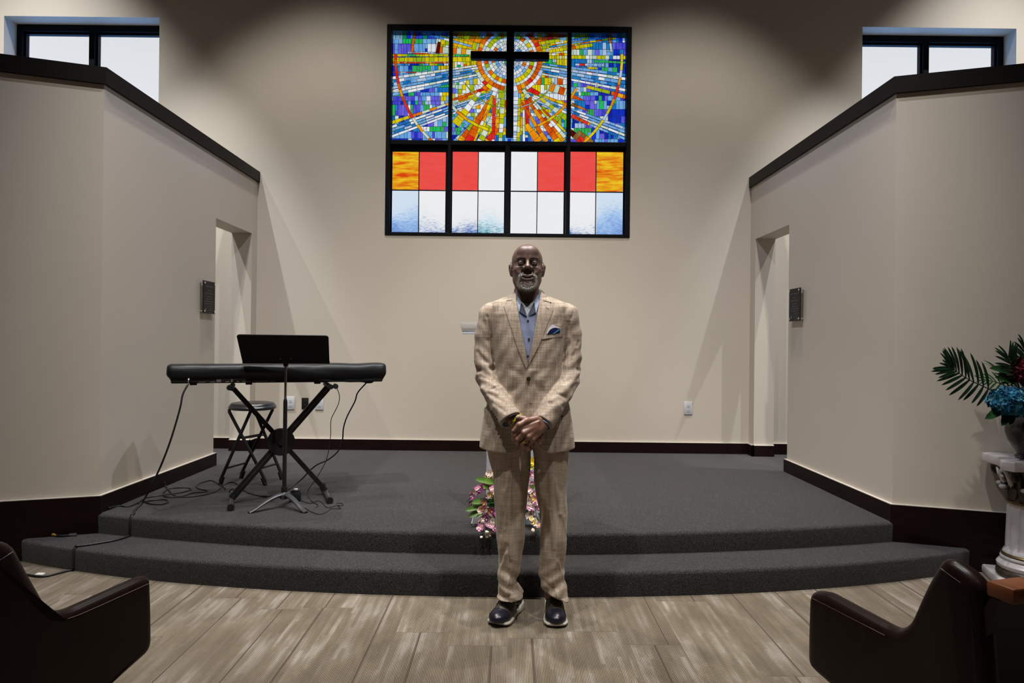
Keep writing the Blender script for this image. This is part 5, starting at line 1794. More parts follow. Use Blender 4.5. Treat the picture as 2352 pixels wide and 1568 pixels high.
# ---- head and neck
HC = Vector((.0755, 3.385, 1.620))          # chin level, centre of the head
def headf(p):
    x, y, z = p[0] - HC.x, p[1] - HC.y, p[2] - HC.z
    q = (x, y, z); ax = np.abs(x); m = (ax, y, z)
    f = g_ell(q, (0, .018, .146), (.0770, .098, .0885))
    f = smin(f, g_ell(q, (0, -.010, .085), (.0690, .078, .070)), .02)
    f = smin(f, g_ell(q, (0, -.046, .034), (.046, .040, .034)), .03)            # chin block
    f = smin(f, g_ell(q, (0, -.072, .016), (.024, .018, .017)), .018)
    f = smin(f, g_sph(m, (.043, .004, .050), .024), .03)                        # jaw corner
    f = smin(f, g_ell(m, (.043, -.053, .098), (.026, .024, .020)), .018)        # cheekbone
    f = smin(f, g_ell(m, (.036, -.068, .080), (.018, .016, .017)), .012)        # smiling cheek
    f = smin(f, g_cap(m, (.010, -.081, .150), (.044, -.070, .151), .010, .008), .014)   # brow
    f = smin(f, g_ell(q, (0, -.060, .185), (.050, .030, .032)), .03)            # forehead
    f = smax(f, -g_ell(m, (.031, -.096, .131), (.020, .024, .013)), .012)       # eye socket
    f = smin(f, g_ell(m, (.031, -.0715, .1305), (.0165, .0125, .0120)), .007)    # lids over the eyeball
    f = smax(f, -g_ell(m, (.031, -.090, .1300), (.0120, .012, .0022)), .0012)   # eye slit
    f = smin(f, g_cap(q, (0, -.080, .146), (0, -.098, .118), .0075, .0105), .010)   # nose bridge
    f = smin(f, g_ell(q, (0, -.103, .109), (.0130, .0130, .0105)), .008)        # tip
    f = smin(f, g_ell(m, (.0175, -.091, .1045), (.0098, .0120, .0085)), .006)      # wings
    f = smax(f, -g_ell(m, (.0085, -.099, .097), (.0048, .006, .0045)), .003)    # nostrils
    # muzzle, lips, parted smile
    f = smin(f, g_ell(q, (0, -.060, .058), (.040, .030, .028)), .016)
    arc = .0110 * (ax / .034) ** 2
    zz = z - arc
    f = smin(f, g_ell((x, y, zz), (0, -.0835, .0640), (.037, .0090, .0058)), .005)
    f = smin(f, g_ell((x, y, zz), (0, -.0835, .0480), (.031, .0100, .0068)), .005)
    f = smax(f, -g_ell((x, y, zz), (0, -.094, .0560), (.0330, .0185, .0030)), .002)
    f = smax(f, -g_cap(m, (.0, -.084, .0385), (.014, -.080, .040), .0028), .006)    # under the lip
    f = smax(f, -g_cap(m, (.024, -.083, .088), (.041, -.066, .060), .0022), .008)   # smile fold
    # ears
    er = (.0790 + (z - .104) * .12)
    e = g_ell((ax - er, y + (z - .104) * -.1, z), (.003, .014, .106), (.0095, .018, .029))
    e = smin(e, g_ell((ax - er, y, z), (.001, .006, .080), (.0068, .009, .011)), .008)
    e = smax(e, -g_ell((ax - er, y, z), (.010, .006, .110), (.0075, .011, .019)), .003)
    e = smin(e, g_ell((ax - er, y, z), (.001, .001, .098), (.006, .004, .008)), .004)
    f = smin(f, e, .006)
    # neck down into the chest
    n_ = g_cap(q, (0, .030, .070), (0, .048, -.10), .0575, .066)
    n_ = smin(n_, g_cap(m, (.03, .0, .0), (.012, .0, -.085), .018), .03)
    f = smin(f, n_, .022)
    f = smin(f, g_ell(q, (0, .055, -.17), (.16, .085, .085)), .05)
    return f
V, Q = grow(headf, (HC.x - .17, HC.y - .135, HC.z - .20), (HC.x + .17, HC.y + .15, HC.z + .245), .0022)
HV, HQ = relax(V, Q, 1, .4), Q
parts_body = [(HV, HQ)]

# ---- hands
KN = [pl(1195, 984, 3.160), pl(1203, 994, 3.152), pl(1213, 1003, 3.158), pl(1223, 1009, 3.172)]
WL = pl(1252, 972, 3.225); FL = pl(1275, 948, 3.27)
def handL(p):
    f = g_cap(p, FL, WL, .030, .0265)
    offs = [(-3, -8), (0, -2), (2, 4), (4, 10)]
    for k, (K, (ox, oy)) in enumerate(zip(KN, offs)):
        f = smin(f, g_cap(p, pl(1245 + ox, 970 + oy, 3.205), K, .0185, .0135), .013)
    f = smin(f, g_ell(p, pl(1222, 984, 3.185), (.036, .022, .030)), .012)
    for K in KN: f = smin(f, g_sph(p, (K[0], K[1] - .003, K[2] + .001), .0125), .006)
    for a in range(4):       # tendons
        f = smin(f, g_cap(p, pl(1238 - a, 968 + a * 6, 3.176 + .004 * a), (KN[a][0], KN[a][1] - .003, KN[a][2]), .0018, .0050), .014)
    tips = [((1181, 999, 3.160), (1180, 1008, 3.186), (1187, 1013, 3.206)), ((1188, 1009, 3.156), (1188, 1018, 3.184), (1195, 1022, 3.204)),
            ((1199, 1018, 3.164), (1201, 1027, 3.190), (1208, 1029, 3.208)), ((1211, 1023, 3.176), (1213, 1031, 3.200), (1219, 1031, 3.214))]
    for K, (a, b, c) in zip(KN, tips):
        fg = chain(p, [K, pl(*a), pl(*b), pl(*c)], [.0118, .0105, .0100, .0085], .006)
        fg = smin(fg, g_sph(p, pl(a[0], a[1], a[2] - .001), .0112), .004)
        f = smin(f, fg, .0035)
    th = chain(p, [pl(1232, 962, 3.195), pl(1209, 966, 3.168), pl(1193, 975, 3.150), pl(1179, 989, 3.152)], [.0180, .0140, .0118, .0090], .010)
    th = smin(th, g_sph(p, pl(1192, 976, 3.149), .0125), .005)
    th = smax(th, -g_ell(p, pl(1178.5, 986, 3.1405), (.0052, .0028, .0065)), .001)
    f = smin(f, th, .0045)
    return f
WR = pl(1178, 962, 3.245); FR = pl(1158, 935, 3.28)
def handR(p):
    f = g_cap(p, FR, WR, .0300, .0275)
    f = smin(f, g_cap(p, WR, pl(1200, 984, 3.232), .0270, .0280), .02)
    f = smin(f, g_ell(p, pl(1214, 995, 3.225), (.036, .019, .036)), .02)
    f = smin(f, chain(p, [pl(1188, 958, 3.225), pl(1206, 962, 3.215), pl(1222, 972, 3.220)], [.018, .013, .010], .01), .01)
    for (a, b, c) in (((1216, 1000, 3.222), (1221, 1014, 3.206), (1219, 1026, 3.214)), ((1224, 998, 3.222), (1230, 1012, 3.202), (1227, 1024, 3.206)), ((1230, 994, 3.222), (1238, 1007, 3.204), (1236, 1018, 3.206)), ((1235, 988, 3.222), (1244, 1000, 3.208), (1244, 1010, 3.210))):
        f = smin(f, chain(p, [pl(*a), pl(*b), pl(*c)], [.0115, .0102, .0085], .006), .004)
    return f
hlo = Vector(pl(1150, 1040, 3.3)); 
for fn, x0, x1 in ((handL, P(1170, 1000, 3.2).x, P(1290, 1000, 3.2).x), (handR, P(1140, 1000, 3.2).x, P(1256, 1000, 3.2).x)):
    V, Q = grow(fn, (x0, 3.12, P(0, 1042, 3.2).z), (x1, 3.33, P(0, 925, 3.25).z), .0018)
    parts_body.append((V, Q))
# ---- hidden trunk and limbs joining them under the clothes
SHL, SHR = pl(1126, 722, 3.42), pl(1304, 722, 3.42)
ELL, ELR = pl(1119, 866, 3.42), pl(1305, 866, 3.42)
def corf(p):
    f = g_ell(p, (.08, 3.43, 1.34), (.135, .080, .17))
    f = smin(f, g_ell(p, (.08, 3.41, 1.02), (.145, .088, .16)), .08)
    f = smin(f, g_cap(p, SHL, ELL, .034, .030), .02); f = smin(f, g_cap(p, SHR, ELR, .034, .030), .02)
    f = smin(f, g_cap(p, ELL, FR, .036, .029), .01); f = smin(f, g_cap(p, ELR, FL, .036, .029), .01)
    f = smin(f, g_cap(p, (.08, 3.42, 1.45), (.08, 3.43, 1.56), .07, .06), .03)
    f = smin(f, chain(p, [(.005, 3.41, .90), (-.008, 3.40, .50), (.0, 3.43, .10)], [.070, .050, .034], .02), .03)
    f = smin(f, chain(p, [(.185, 3.41, .90), (.205, 3.40, .50), (.215, 3.43, .10)], [.070, .050, .036], .02), .03)
    return f
V, Q = grow(corf, (-.2, 3.2, .06), (.36, 3.56, 1.60), .010)
parts_body.append((V, Q))
off = 0; VV = []; QQ = []
for V, Q in parts_body:
    VV.append(V); QQ.append(Q + off); off += len(V)
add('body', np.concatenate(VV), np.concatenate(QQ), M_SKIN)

# ---- jacket
def front_y(f, pts, y0=3.10, y1=3.48, n=190, level=0.0):
    """for photo points: the first depth where the field f drops below level"""
    ys = np.linspace(y0, y1, n)
    D = [ray(*q) for q in pts]
    PX3 = np.array([[[EYE[i] + d[i] * (y / d.y) for y in ys] for d in D] for i in range(3)])
    F = f((PX3[0], PX3[1], PX3[2]))
    out = []
    for k in range(len(pts)):
        w = np.where(F[k] < level)[0]
        if len(w) == 0: out.append(None); continue
        i = w[0]
        if i > 0:
            t = (F[k][i - 1] - level) / (F[k][i - 1] - F[k][i] + 1e-9); yy = ys[i - 1] + (ys[i] - ys[i - 1]) * t
        else: yy = ys[0]
        out.append(yy)
    good = [o for o in out if o is not None]
    m = sum(good) / max(1, len(good))
    last = good[0] if good else 3.3
    res = []
    for o in out:
        if o is None: o = last
        last = o; res.append(o)
    return res

def creases(base, lst):
    """folds: photo polyline, depth A (+ groove, - ridge), half width; laid on the surface of base"""
    out = []
    for pts, A, w in lst:
        q = [(x, y) for x, y in pts]
        ys = front_y(base, q)
        out.append(([pl(x, y, yy) for (x, y), yy in zip(q, ys)], A, w))
    return out
def fold(p, f, cl):
    for pts, A, w in cl:
        for i in range(len(pts) - 1):
            d = g_cap(p, pts[i], pts[i + 1], 0)
            f = f + A * np.exp(-(d / w) ** 2) / (1 if len(pts) == 2 else 1.15)
    return f
def zY(py, Y=3.40): return P(1211, py, Y).z
def xY(px, py, Y=3.40): return P(px, py, Y).x
rows_t = [   # py, left, right, half depth of the trunk part
    (664, 1185, 1241, .060), (674, 1177, 1250, .075), (684, 1152, 1276, .095), (694, 1128, 1302, .108), (704, 1120, 1312, .116),
    (720, 1124, 1306, .124), (760, 1128, 1300, .134), (800, 1132, 1295, .138), (850, 1138, 1290, .136), (890, 1137, 1291, .134),
    (925, 1119, 1307, .136), (960, 1110, 1313, .140), (1000, 1103, 1317, .143), (1045, 1098, 1319, .146), (1065, 1098, 1319, .146)]
TZ = np.array([zY(r[0]) for r in rows_t])[::-1]
TL = np.array([xY(r[1], r[0]) for r in rows_t])[::-1]
TR = np.array([xY(r[2], r[0]) for r in rows_t])[::-1]
TD = np.array([r[3] for r in rows_t])[::-1]
def trunk(p, grow_=0.0):
    x, y, z = p
    l, r, b = at1(z, TZ, TL), at1(z, TZ, TR), at1(z, TZ, TD)
    cx = (l + r) / 2; a = (r - l) / 2 + grow_; b = b + grow_
    cy = 3.405 + at1(z, [.85, 1.2, 1.5, 1.62], [0, 0, .018, .045])
    e = 2.45
    q = (np.abs((x - cx) / a) ** e + np.abs((y - cy) / b) ** e) ** (1 / e)
    f = (q - 1) * np.minimum(a, b)
    return np.maximum(f, z - (zY(664) + grow_))
SLV = {  # centre line px, py, Y, radius
    'L': [(1127, 722, 3.415, .058), (1114, 768, 3.415, .050), (1111, 820, 3.41, .048), (1118, 868, 3.39, .052), (1136, 905, 3.325, .052), (1155, 936, 3.272, .054), (1173, 965, 3.232, .058)],
    'R': [(1303, 724, 3.415, .058), (1312, 768, 3.415, .050), (1313, 820, 3.41, .049), (1305, 868, 3.385, .054), (1288, 903, 3.32, .052), (1268, 936, 3.268, .052), (1247, 970, 3.228, .054)]}
CRS = {}
FOLDS = {
 'L': [([(1096, 850), (1141, 846)], .0105, .011), ([(1103, 864), (1131, 876)], .007, .010), ([(1128, 894), (1146, 888)], .005, .007), ([(1122, 903), (1156, 923)], .0065, .009),
       ([(1097, 808), (1119, 834)], .006, .010), ([(1122, 782), (1136, 812)], .006, .009), ([(1096, 859), (1138, 859)], -.006, .009), ([(1118, 886), (1131, 868)], -.004, .008),
       ([(1108, 893), (1142, 905)], -.0045, .009), ([(1094, 838), (1122, 838)], -.005, .010), ([(1132, 925), (1160, 945)], .0045, .008), ([(1112, 740), (1122, 770)], .004, .010)],
 'R': [([(1286, 846), (1330, 850)], .0105, .011), ([(1305, 872), (1332, 861)], .0075, .010), ([(1281, 866), (1295, 874)], .006, .008), ([(1292, 816), (1305, 790)], .006, .010),
       ([(1316, 816), (1329, 786)], .0055, .009), ([(1277, 905), (1303, 914)], .0055, .009), ([(1260, 925), (1295, 933)], .0045, .009), ([(1286, 858), (1331, 856)], -.006, .009),
       ([(1290, 887), (1326, 876)], -.005, .009), ([(1298, 838), (1323, 800)], -.0055, .010), ([(1305, 742), (1314, 775)], .004, .010)]}
def sleeve(p, side, g=0.0, detail=True):
    L = SLV[side]
    pts = [pl(*q[:3]) for q in L]; rs = [q[3] + g for q in L]
    f = chain(p, pts, rs, .012)
    if detail:
        x, y, z = p
        s_ = 1 if side == 'L' else -1
        # cloth waves, strongest round the elbow
        ze = zY(868)
        w = np.exp(-((z - ze) / .10) ** 2) * .0026 + .0010
        f = f + w * np.sin((z * 95 + s_ * (x - .08) * 62 + 1.8 * np.sin(y * 40 + x * 14 * s_)))
        f = f + .0016 * np.sin(z * 38 - y * 60 + s_)
        if side not in CRS: CRS[side] = creases(lambda q: sleeve(q, side, 0, False)[0], FOLDS[side])
        f = fold(p, f, CRS[side])
    # cut square at the cuff
    a = np.array(pl(*L[-2][:3])); b = np.array(pl(*L[-1][:3])); d = (b - a) / np.linalg.norm(b - a)
    cut = (p[0] - b[0]) * d[0] + (p[1] - b[1]) * d[1] + (p[2] - b[2]) * d[2]
    return f, cut
EDGE = [(1208, 846), (1205.5, 880), (1204, 930), (1205, 985), (1207, 1022)]
def edge_x(z):
    zs = np.array([zY(q[1], 3.27) for q in EDGE])[::-1]; xs = np.array([xY(q[0], q[1], 3.27) for q in EDGE])[::-1]
    return np.interp(z, zs, xs)
def jacket_out(p, detail=True):
    x, y, z = p
    f = trunk(p)
    if detail:
        front = np.clip((3.36 - y) / .04, 0, 1)
        f = f + front * (.0022 * np.sin((x - .08) * 55 + z * 22) * np.exp(-((z - 1.12) / .14) ** 2) + .0012 * np.sin(x * 90 - z * 60))
        # pull folds running to the button
        zb = zY(870, 3.27); xb = xY(1213, 870, 3.27)
        for sgn in (-1, 1):
            dirx = sgn * (x - xb)
            f = f + front * .0035 * np.exp(-((z - zb - .55 * dirx) / .020) ** 2) * np.clip(dirx / .03, 0, 1) * np.clip((.13 - dirx) / .05, 0, 1)
            f = f + front * .0035 * np.exp(-((z - zb + .8 * dirx) / .022) ** 2) * np.clip(dirx / .03, 0, 1) * np.clip((.13 - dirx) / .05, 0, 1)
        # overlapping front edge
        below = np.clip((zY(846, 3.27) - z) / .01, 0, 1)
        f = f - front * below * .0045 * np.clip((x - edge_x(z)) / .0015, 0, 1) * np.clip((.10 - (x - edge_x(z))) / .08, 0, 1)
        # skirt swells a little
        f = f + .003 * np.sin(x * 30 + 1) * np.clip((1.0 - z) / .15, 0, 1)
    return f
def jacketf(p, detail=True):
    x, y, z = p
    out = jacket_out(p, detail)
    inn = trunk(p, -.015)
    inn = np.maximum(inn, np.minimum(z - .985, np.maximum(1.13 - z, np.maximum(np.abs(x - .085) - .085, y - 3.42))))
    # V opening at the neck
    zt, zb = zY(655, 3.3), zY(838, 3.27)
    vx = xY(1211.5, 838, 3.27)
    t = np.clip((z - zb) / (zt - zb), 0, 1)
    hwL = t ** .85 * .064; hwR = t ** .85 * .066
    vee = np.maximum(np.maximum((vx - x) - hwL, (x - vx) - hwR), y - 3.42)
    vee = np.maximum(vee, zb - z)
    hollow = smax(inn, -1 * (0 * z + 1), .001)
    shell = smax(out, -inn, .003)
    body = np.minimum(shell, np.maximum(out + .02, 1)) * 1.0
    body = smax(shell, -vee, .003)
    # neck hole
    body = smax(body, -g_cap(p, (HC.x, HC.y + .03, 1.52), (HC.x, HC.y + .02, 1.72), .066), .004)
    # curved cutaway at the foot of the fronts
    zh = zY(1042, 3.28)
    hemz = zh + .010 * ((x - .08) / .2) ** 2
    xl0, xr0 = xY(1207, 1010, 3.27), xY(1240, 1010, 3.27)
    ztop = zY(985, 3.27)
    tt = np.clip((ztop - z) / (ztop - zh), 0, 1)
    gapL = xY(1206, 1000, 3.27) - .060 * np.clip((tt - .55) / .45, 0, 1) ** 2.2
    gapR = xY(1210, 1000, 3.27) + .070 * tt ** .8 + .055 * np.clip((tt - .7) / .3, 0, 1) ** 2.2
    gap = np.maximum(np.maximum(gapL - x, x - gapR), np.maximum(z - ztop, y - 3.38))
    body = smax(body, -gap, .003)
    body = smax(body, hemz - z, .004)
    f = body
    for sd in ('L', 'R'):
        s_, cut = sleeve(p, sd, 0, detail)
        si, _ = sleeve(p, sd, -.009, False)
        s_ = smax(s_, cut, .003)
        # open cuff: hollow only near the end
        s_ = smax(s_, -np.maximum(si, -.022 - cut), .003)
        f = smin(f, s_, .010)
    if detail and 'ARM' not in CRS:
        CRS['ARM'] = creases(lambda q: jacketf(q, False), [([(1111, 701), (1119, 728), (1128, 775), (1136, 830), (1140, 864)], .0050, .0055), ([(1322, 704), (1312, 730), (1302, 778), (1293, 830), (1289, 864)], .0050, .0055)])
    if detail: f = fold(p, f, CRS['ARM'])
    return f
V, Q = grow(jacketf, (xY(1082, 860), 3.13, zY(1056, 3.25)), (xY(1344, 860), 3.57, zY(655)), .0040)
V = relax(V, Q, 1, .35)
jkt = add('suit_jacket', V, Q, M_JKT, label='tan plaid suit jacket fastened with one button')

# ---- pieces laid on a surface
def resample(pl_, n):
    pts = [Vector(q) for q in pl_]
    L = [0]
    for a, b in zip(pts, pts[1:]): L.append(L[-1] + (b - a).length)
    out = []
    for i in range(n + 1):
        s_ = L[-1] * i / n
        k = max(j for j in range(len(L)) if L[j] <= s_ + 1e-9); k = min(k, len(pts) - 2)
        t = (s_ - L[k]) / max(1e-9, L[k + 1] - L[k]); out.append(pts[k].lerp(pts[k + 1], t))
    return out
def patch(f, edgeA, edgeB, n, m, offA, offB, thick=.003, clampy=None):
    A, B_ = resample(edgeA, n), resample(edgeB, n)
    pts = [tuple(A[i].lerp(B_[i], j / m)) for i in range(n + 1) for j in range(m + 1)]
    ys = front_y(f, pts)
    rows = []
    for i in range(n + 1):
        row = []
        for j in range(m + 1):
            q = pts[i * (m + 1) + j]; o = offA + (offB - offA) * j / m
            y = ys[i * (m + 1) + j]
            if clampy: y = min(y, clampy)
            row.append(P(q[0], q[1], y - o))
        rows.append(row)
    # soften the depth along the piece
    for _ in range(3):
        for j in range(m + 1):
            yy = [rows[i][j].y for i in range(n + 1)]
            for i in range(1, n):
                t = (yy[i - 1] + yy[i] * 2 + yy[i + 1]) / 4
                q = pts[i * (m + 1) + j]; rows[i][j] = P(q[0], q[1], t)
    bm = quadstrip(rows)
    front = list(bm.faces)
    r = bmesh.ops.extrude_face_region(bm, geom=front)
    vs = [v for v in r['geom'] if isinstance(v, bmesh.types.BMVert)]
    bmesh.ops.translate(bm, vec=(0, thick, 0), verts=vs)
    return bm
jo = lambda p: jacket_out(p, False)
# lapels: inner (roll) edge, outer edge
addbm('lapel', patch(jo, [(1184.5, 686), (1188, 706), (1193, 735), (1200, 772), (1206, 800), (1212.5, 838)], [(1169, 692), (1157, 701), (1163, 719), (1176, 757), (1189, 799), (1208.5, 847)], 30, 5, .0075, .0045, .004), M_JKT, jkt, ang=40)
addbm('lapel', patch(jo, [(1243.5, 687), (1240, 706), (1234, 734), (1226, 772), (1220, 800), (1212.5, 834)], [(1259, 697.5), (1271.5, 707.5), (1265.6, 724), (1252, 757), (1236, 797), (1209, 848)], 30, 5, .0075, .0045, .004), M_JKT, jkt, ang=40)
addbm('collar', patch(jo, [(1184.5, 667), (1184.5, 675), (1185.5, 687)], [(1178, 672), (1166, 682), (1163, 690)], 8, 4, .006, .004, .005, 3.44), M_JKT, jkt, ang=40)
addbm('collar', patch(jo, [(1242.5, 665), (1243, 675), (1243, 688)], [(1250, 672), (1263, 684), (1266.5, 694)], 8, 4, .006, .004, .005, 3.44), M_JKT, jkt, ang=40)
# breast pocket welt and folded square
addbm('breast_pocket', patch(jo, [(1246.6, 767.5), (1294, 761.4)], [(1244.5, 779), (1293, 772.5)], 12, 3, .0035, .0035, .003), M_JKT, jkt, ang=40)
M_SQ = Mat('pocket_square_cloth')
co = M_SQ.coords(); n_ = M_SQ.noise(co, 26, 1)
M_SQ.col((.62, .58, .66, 1)); M_SQ.set(Roughness=.6)
M_SQN = cloth('navy_silk', (.012, .018, .09)); M_SQB = cloth('sky_blue_stripe', (.10, .35, .60))
addbm('pocket_square', patch(jo, [(1256, 765), (1260, 753), (1269, 744.5), (1276, 748), (1283, 752)], [(1257, 766.5), (1263, 757), (1270, 753), (1277, 752.5), (1285, 754)], 12, 3, .0055, .0065, .002), M_SQ.m, jkt, ang=40)
addbm('pocket_square_fold', patch(jo, [(1258, 766), (1263, 757.5), (1270, 753), (1277, 752), (1286, 755)], [(1262, 767), (1266, 766.5), (1272, 766), (1280, 765), (1286.5, 763.5)], 12, 4, .0075, .005, .002), M_SQN, jkt, ang=40)
addbm('pocket_square_stripe', patch(jo, [(1270, 766), (1284, 755.5)], [(1273, 766), (1285, 757.5)], 6, 1, .0095, .0095, .001), M_SQB, jkt, ang=40)
def button(px, py, r, f=jo, par=jkt, mat=None, off=.006, y=None, nm='button'):
    yy = y if y is not None else front_y(f, [(px, py)])[0]
    c = P(px, py, yy - off)
    bm = bmesh.new()
    tube(bm, [c + Vector((0, .003, 0)), c + Vector((0, -.001, 0)), c + Vector((0, -.0018, 0)), c + Vector((0, -.0012, 0))], [r, r, r * .78, r * .5], 18)
    addbm(nm, bm, mat or M_BTN, par)
button(1214, 870, .0105, off=.010)
bm = bmesh.new(); yy = front_y(jo, [(1218, 926)])[0] - .0055
tube(bm, [P(1213.5, 925, yy), P(1224, 926.5, yy)], .0009, 5); addbm('buttonhole', bm, M_BTN, jkt)
for q in ((1163.5, 689.6, 1169.5, 692.5), (1266.5, 693.5, 1259.5, 697.3)):
    yy = front_y(jo, [(q[0], q[1])])[0] - .006
    bm = bmesh.new(); tube(bm, [P(q[0], q[1], yy), P(q[2], q[3], yy)], .0010, 6); addbm('lapel_notch', bm, M_BTN, jkt)
yy = front_y(jo, [(1258, 708)])[0] - .0075
bm = bmesh.new(); tube(bm, [P(1254.5, 705.5, yy), P(1261, 709.5, yy)], .0008, 5); addbm('lapel_buttonhole', bm, M_BTN, jkt)
slf = lambda sd: (lambda p: sleeve(p, sd)[0])
for k in range(4):
    button(1130 + 3.9 * k, 944.5 + 5.8 * k, .0050, slf('L'), off=.003)
    button(1291 - 3.6 * k, 956 + 5.8 * k, .0048, slf('R'), off=.003)

# ---- shirt and undershirt
def shirtf(p):
    x, y, z = p
    f = trunk(p, -.020)
    f = smin(f, g_cap(p, (HC.x, HC.y + .045, 1.52), (HC.x, HC.y + .035, 1.635), .067, .064), .02)
    zt, zb = zY(690, 3.3), zY(728, 3.28)
    vx = xY(1211.5, 728, 3.28)
    t = np.clip((z - zb) / (zt - zb), 0, 1.6)
    vee = np.maximum(np.maximum(np.abs(x - vx) - .033 * t, y - 3.40), zb - z)
    f = smax(f, -vee, .003)
    f = smax(f, -g_cap(p, (HC.x, HC.y + .03, 1.58), (HC.x, HC.y + .01, 1.75), .0600), .003)
    # placket
    f = f - .0016 * (np.abs(x - xY(1213, 760, 3.28)) < .012) * (y < 3.36)
    f = f + .002 * np.sin(x * 120 + z * 30) * (y < 3.36)
    f = smax(f, .95 - z, .01)
    return smax(f, z - (zY(662)), .004)
V, Q = grow(shirtf, (-.12, 3.22, .93), (.28, 3.56, 1.66), .0042)
shirt = add('shirt', V, Q, M_SHIRT, label='blue grey button shirt open at the neck')
def teef(p):
    f = smin(trunk(p, -.027), g_cap(p, (HC.x, HC.y + .045, 1.48), (HC.x, HC.y + .035, 1.60), .066, .062), .02)
    zc = zY(694, 3.30)
    f = smax(f, -g_cap(p, (HC.x, HC.y - .03, zc + .055), (HC.x, HC.y + .05, zc + .09), .057), .003)
    return np.maximum(np.maximum(f, 1.3 - p[2]), p[2] - (zY(676)))
V, Q = grow(teef, (-.10, 3.24, 1.28), (.26, 3.50, 1.62), .0040)
add('undershirt', V, Q, M_TEE, label='pale crew neck undershirt at the open collar')
sf = lambda p: smin(trunk(p, -.020), g_cap(p, (HC.x, HC.y + .045, 1.52), (HC.x, HC.y + .035, 1.635), .067, .064), .02)
for A_, B_ in (([(1185.5, 664), (1189, 679), (1197.5, 694)], [(1184.5, 672), (1187.5, 694), (1192, 717)]), ([(1241.5, 662), (1237.5, 678), (1227, 694)], [(1242.5, 672), (1238, 696), (1231, 719)])):
    addbm('collar_leaf', patch(sf, A_, B_, 14, 5, .010, .012, .003, 3.36), M_SHIRTL, shirt, ang=50, label='light blue collar point')
for A_, B_ in (([(1194, 700), (1198.5, 695)], [(1194, 716), (1210, 727)]), ([(1230, 700), (1226, 695)], [(1230, 717), (1213, 728)])):
    C_ = [(A_[0]), (B_[0])]; D_ = [A_[1], ((A_[1][0] + 2 * B_[1][0]) / 3, 712), B_[1]]
    addbm('collar_band', patch(sf, C_, D_, 10, 3, .007, .004, .002, 3.36), M_SHIRTD, shirt, ang=50, label='dark inner collar band')
M_SBTN = plain('smoky_shirt_button', (.06, .055, .06, 1), .3)
for q in ((1212.8, 736), (1214.8, 778), (1212.5, 817)):
    button(q[0], q[1], .0052, sf, shirt, M_SBTN, .004)
for side, L in SLV.items():            # shirt cuffs
    a = Vector(pl(*L[-2][:3])); b = Vector(pl(*L[-1][:3])); d = (b - a).normalized()
    r = L[-1][3] - .0095
    bm = bmesh.new(); tube(bm, [b - d * .03, b + d * (.010 if side == 'R' else .003)], r, 40, caps=False)
    solidify(bm, .002)
    addbm('shirt_cuff', bm, M_SHIRTL, shirt)

# ---- trousers
def leg_rows(rows):
    z = np.array([P(1211, r[0], 3.40).z for r in rows])[::-1]
    l = np.array([P(r[1], r[0], 3.40).x for r in rows])[::-1]
    r_ = np.array([P(r[2], r[0], 3.40).x for r in rows])[::-1]
    b = np.array([r[3] for r in rows])[::-1]
    cy = np.array([r[4] for r in rows])[::-1]
    return z, l, r_, b, cy
LEGL = leg_rows([(960, 1112, 1216, .112, 3.41), (1000, 1114, 1219, .112, 3.41), (1037, 1120, 1221, .108, 3.41), (1060, 1125, 1219.5, .103, 3.41), (1087, 1133.5, 1216, .098, 3.405), (1138, 1134.5, 1212, .090, 3.40), (1177, 1139, 1208, .085, 3.395), (1233, 1140, 1204, .082, 3.39),
                 (1278, 1146, 1199, .080, 3.395), (1301, 1145, 1196, .080, 3.40), (1323, 1142.5, 1190, .082, 3.40), (1334, 1142.5, 1186, .082, 3.40), (1345, 1146, 1192, .084, 3.40), (1357, 1142, 1201, .086, 3.395), (1366, 1143, 1203, .088, 3.39), (1376, 1145, 1200, .090, 3.385), (1392, 1147, 1196, .092, 3.38)])
LEGR = leg_rows([(960, 1214, 1310, .112, 3.41), (1000, 1217, 1311, .112, 3.41), (1037, 1223.5, 1308, .108, 3.41), (1060, 1225, 1305, .103, 3.41), (1104, 1226.5, 1303, .098, 3.405), (1138, 1232, 1303, .092, 3.40), (1177, 1240, 1303, .086, 3.395), (1233, 1240.5, 1302.5, .082, 3.39),
                 (1272, 1238.5, 1298, .080, 3.395), (1295, 1238, 1296.5, .080, 3.40), (1323, 1238.5, 1296.5, .080, 3.40), (1345, 1244, 1301, .082, 3.40), (1357, 1250, 1304, .084, 3.395), (1368, 1255, 1303.5, .086, 3.39), (1385, 1258, 1301.5, .088, 3.385), (1396, 1260, 1300, .088, 3.385)])
def legf(p, L, sgn):
    x, y, z = p
    l, r, b, cy = (np.interp(z, L[0], L[k]) for k in (1, 2, 3, 4))
    cx = (l + r) / 2; a = (r - l) / 2
    # crease: pinch the section to a soft edge at the front
    cxp = cx + .004 * np.sin(z * 9)
    fr = np.clip((cy - y) / b, 0, 1)
    e = 2.15
    q = (np.abs((x - cx) / a) ** e + np.abs((y - cy) / b) ** e) ** (1 / e)
    f = (q - 1) * np.minimum(a, b)
    f = f - .006 * fr ** 3 * np.exp(-np.abs(x - cxp) / .006)
    lo = np.clip((.32 - z) / .2, 0, 1)
    f = f + lo * .0045 * np.sin(z * 95 + sgn * (x - cx) * 55 + y * 22) + .0014 * np.sin(z * 31 + x * 70)
    f = f + .0022 * np.sin((x - cx) * 105 + z * 11 * sgn) * np.clip((z - .2) / .2, 0, 1)
    return f
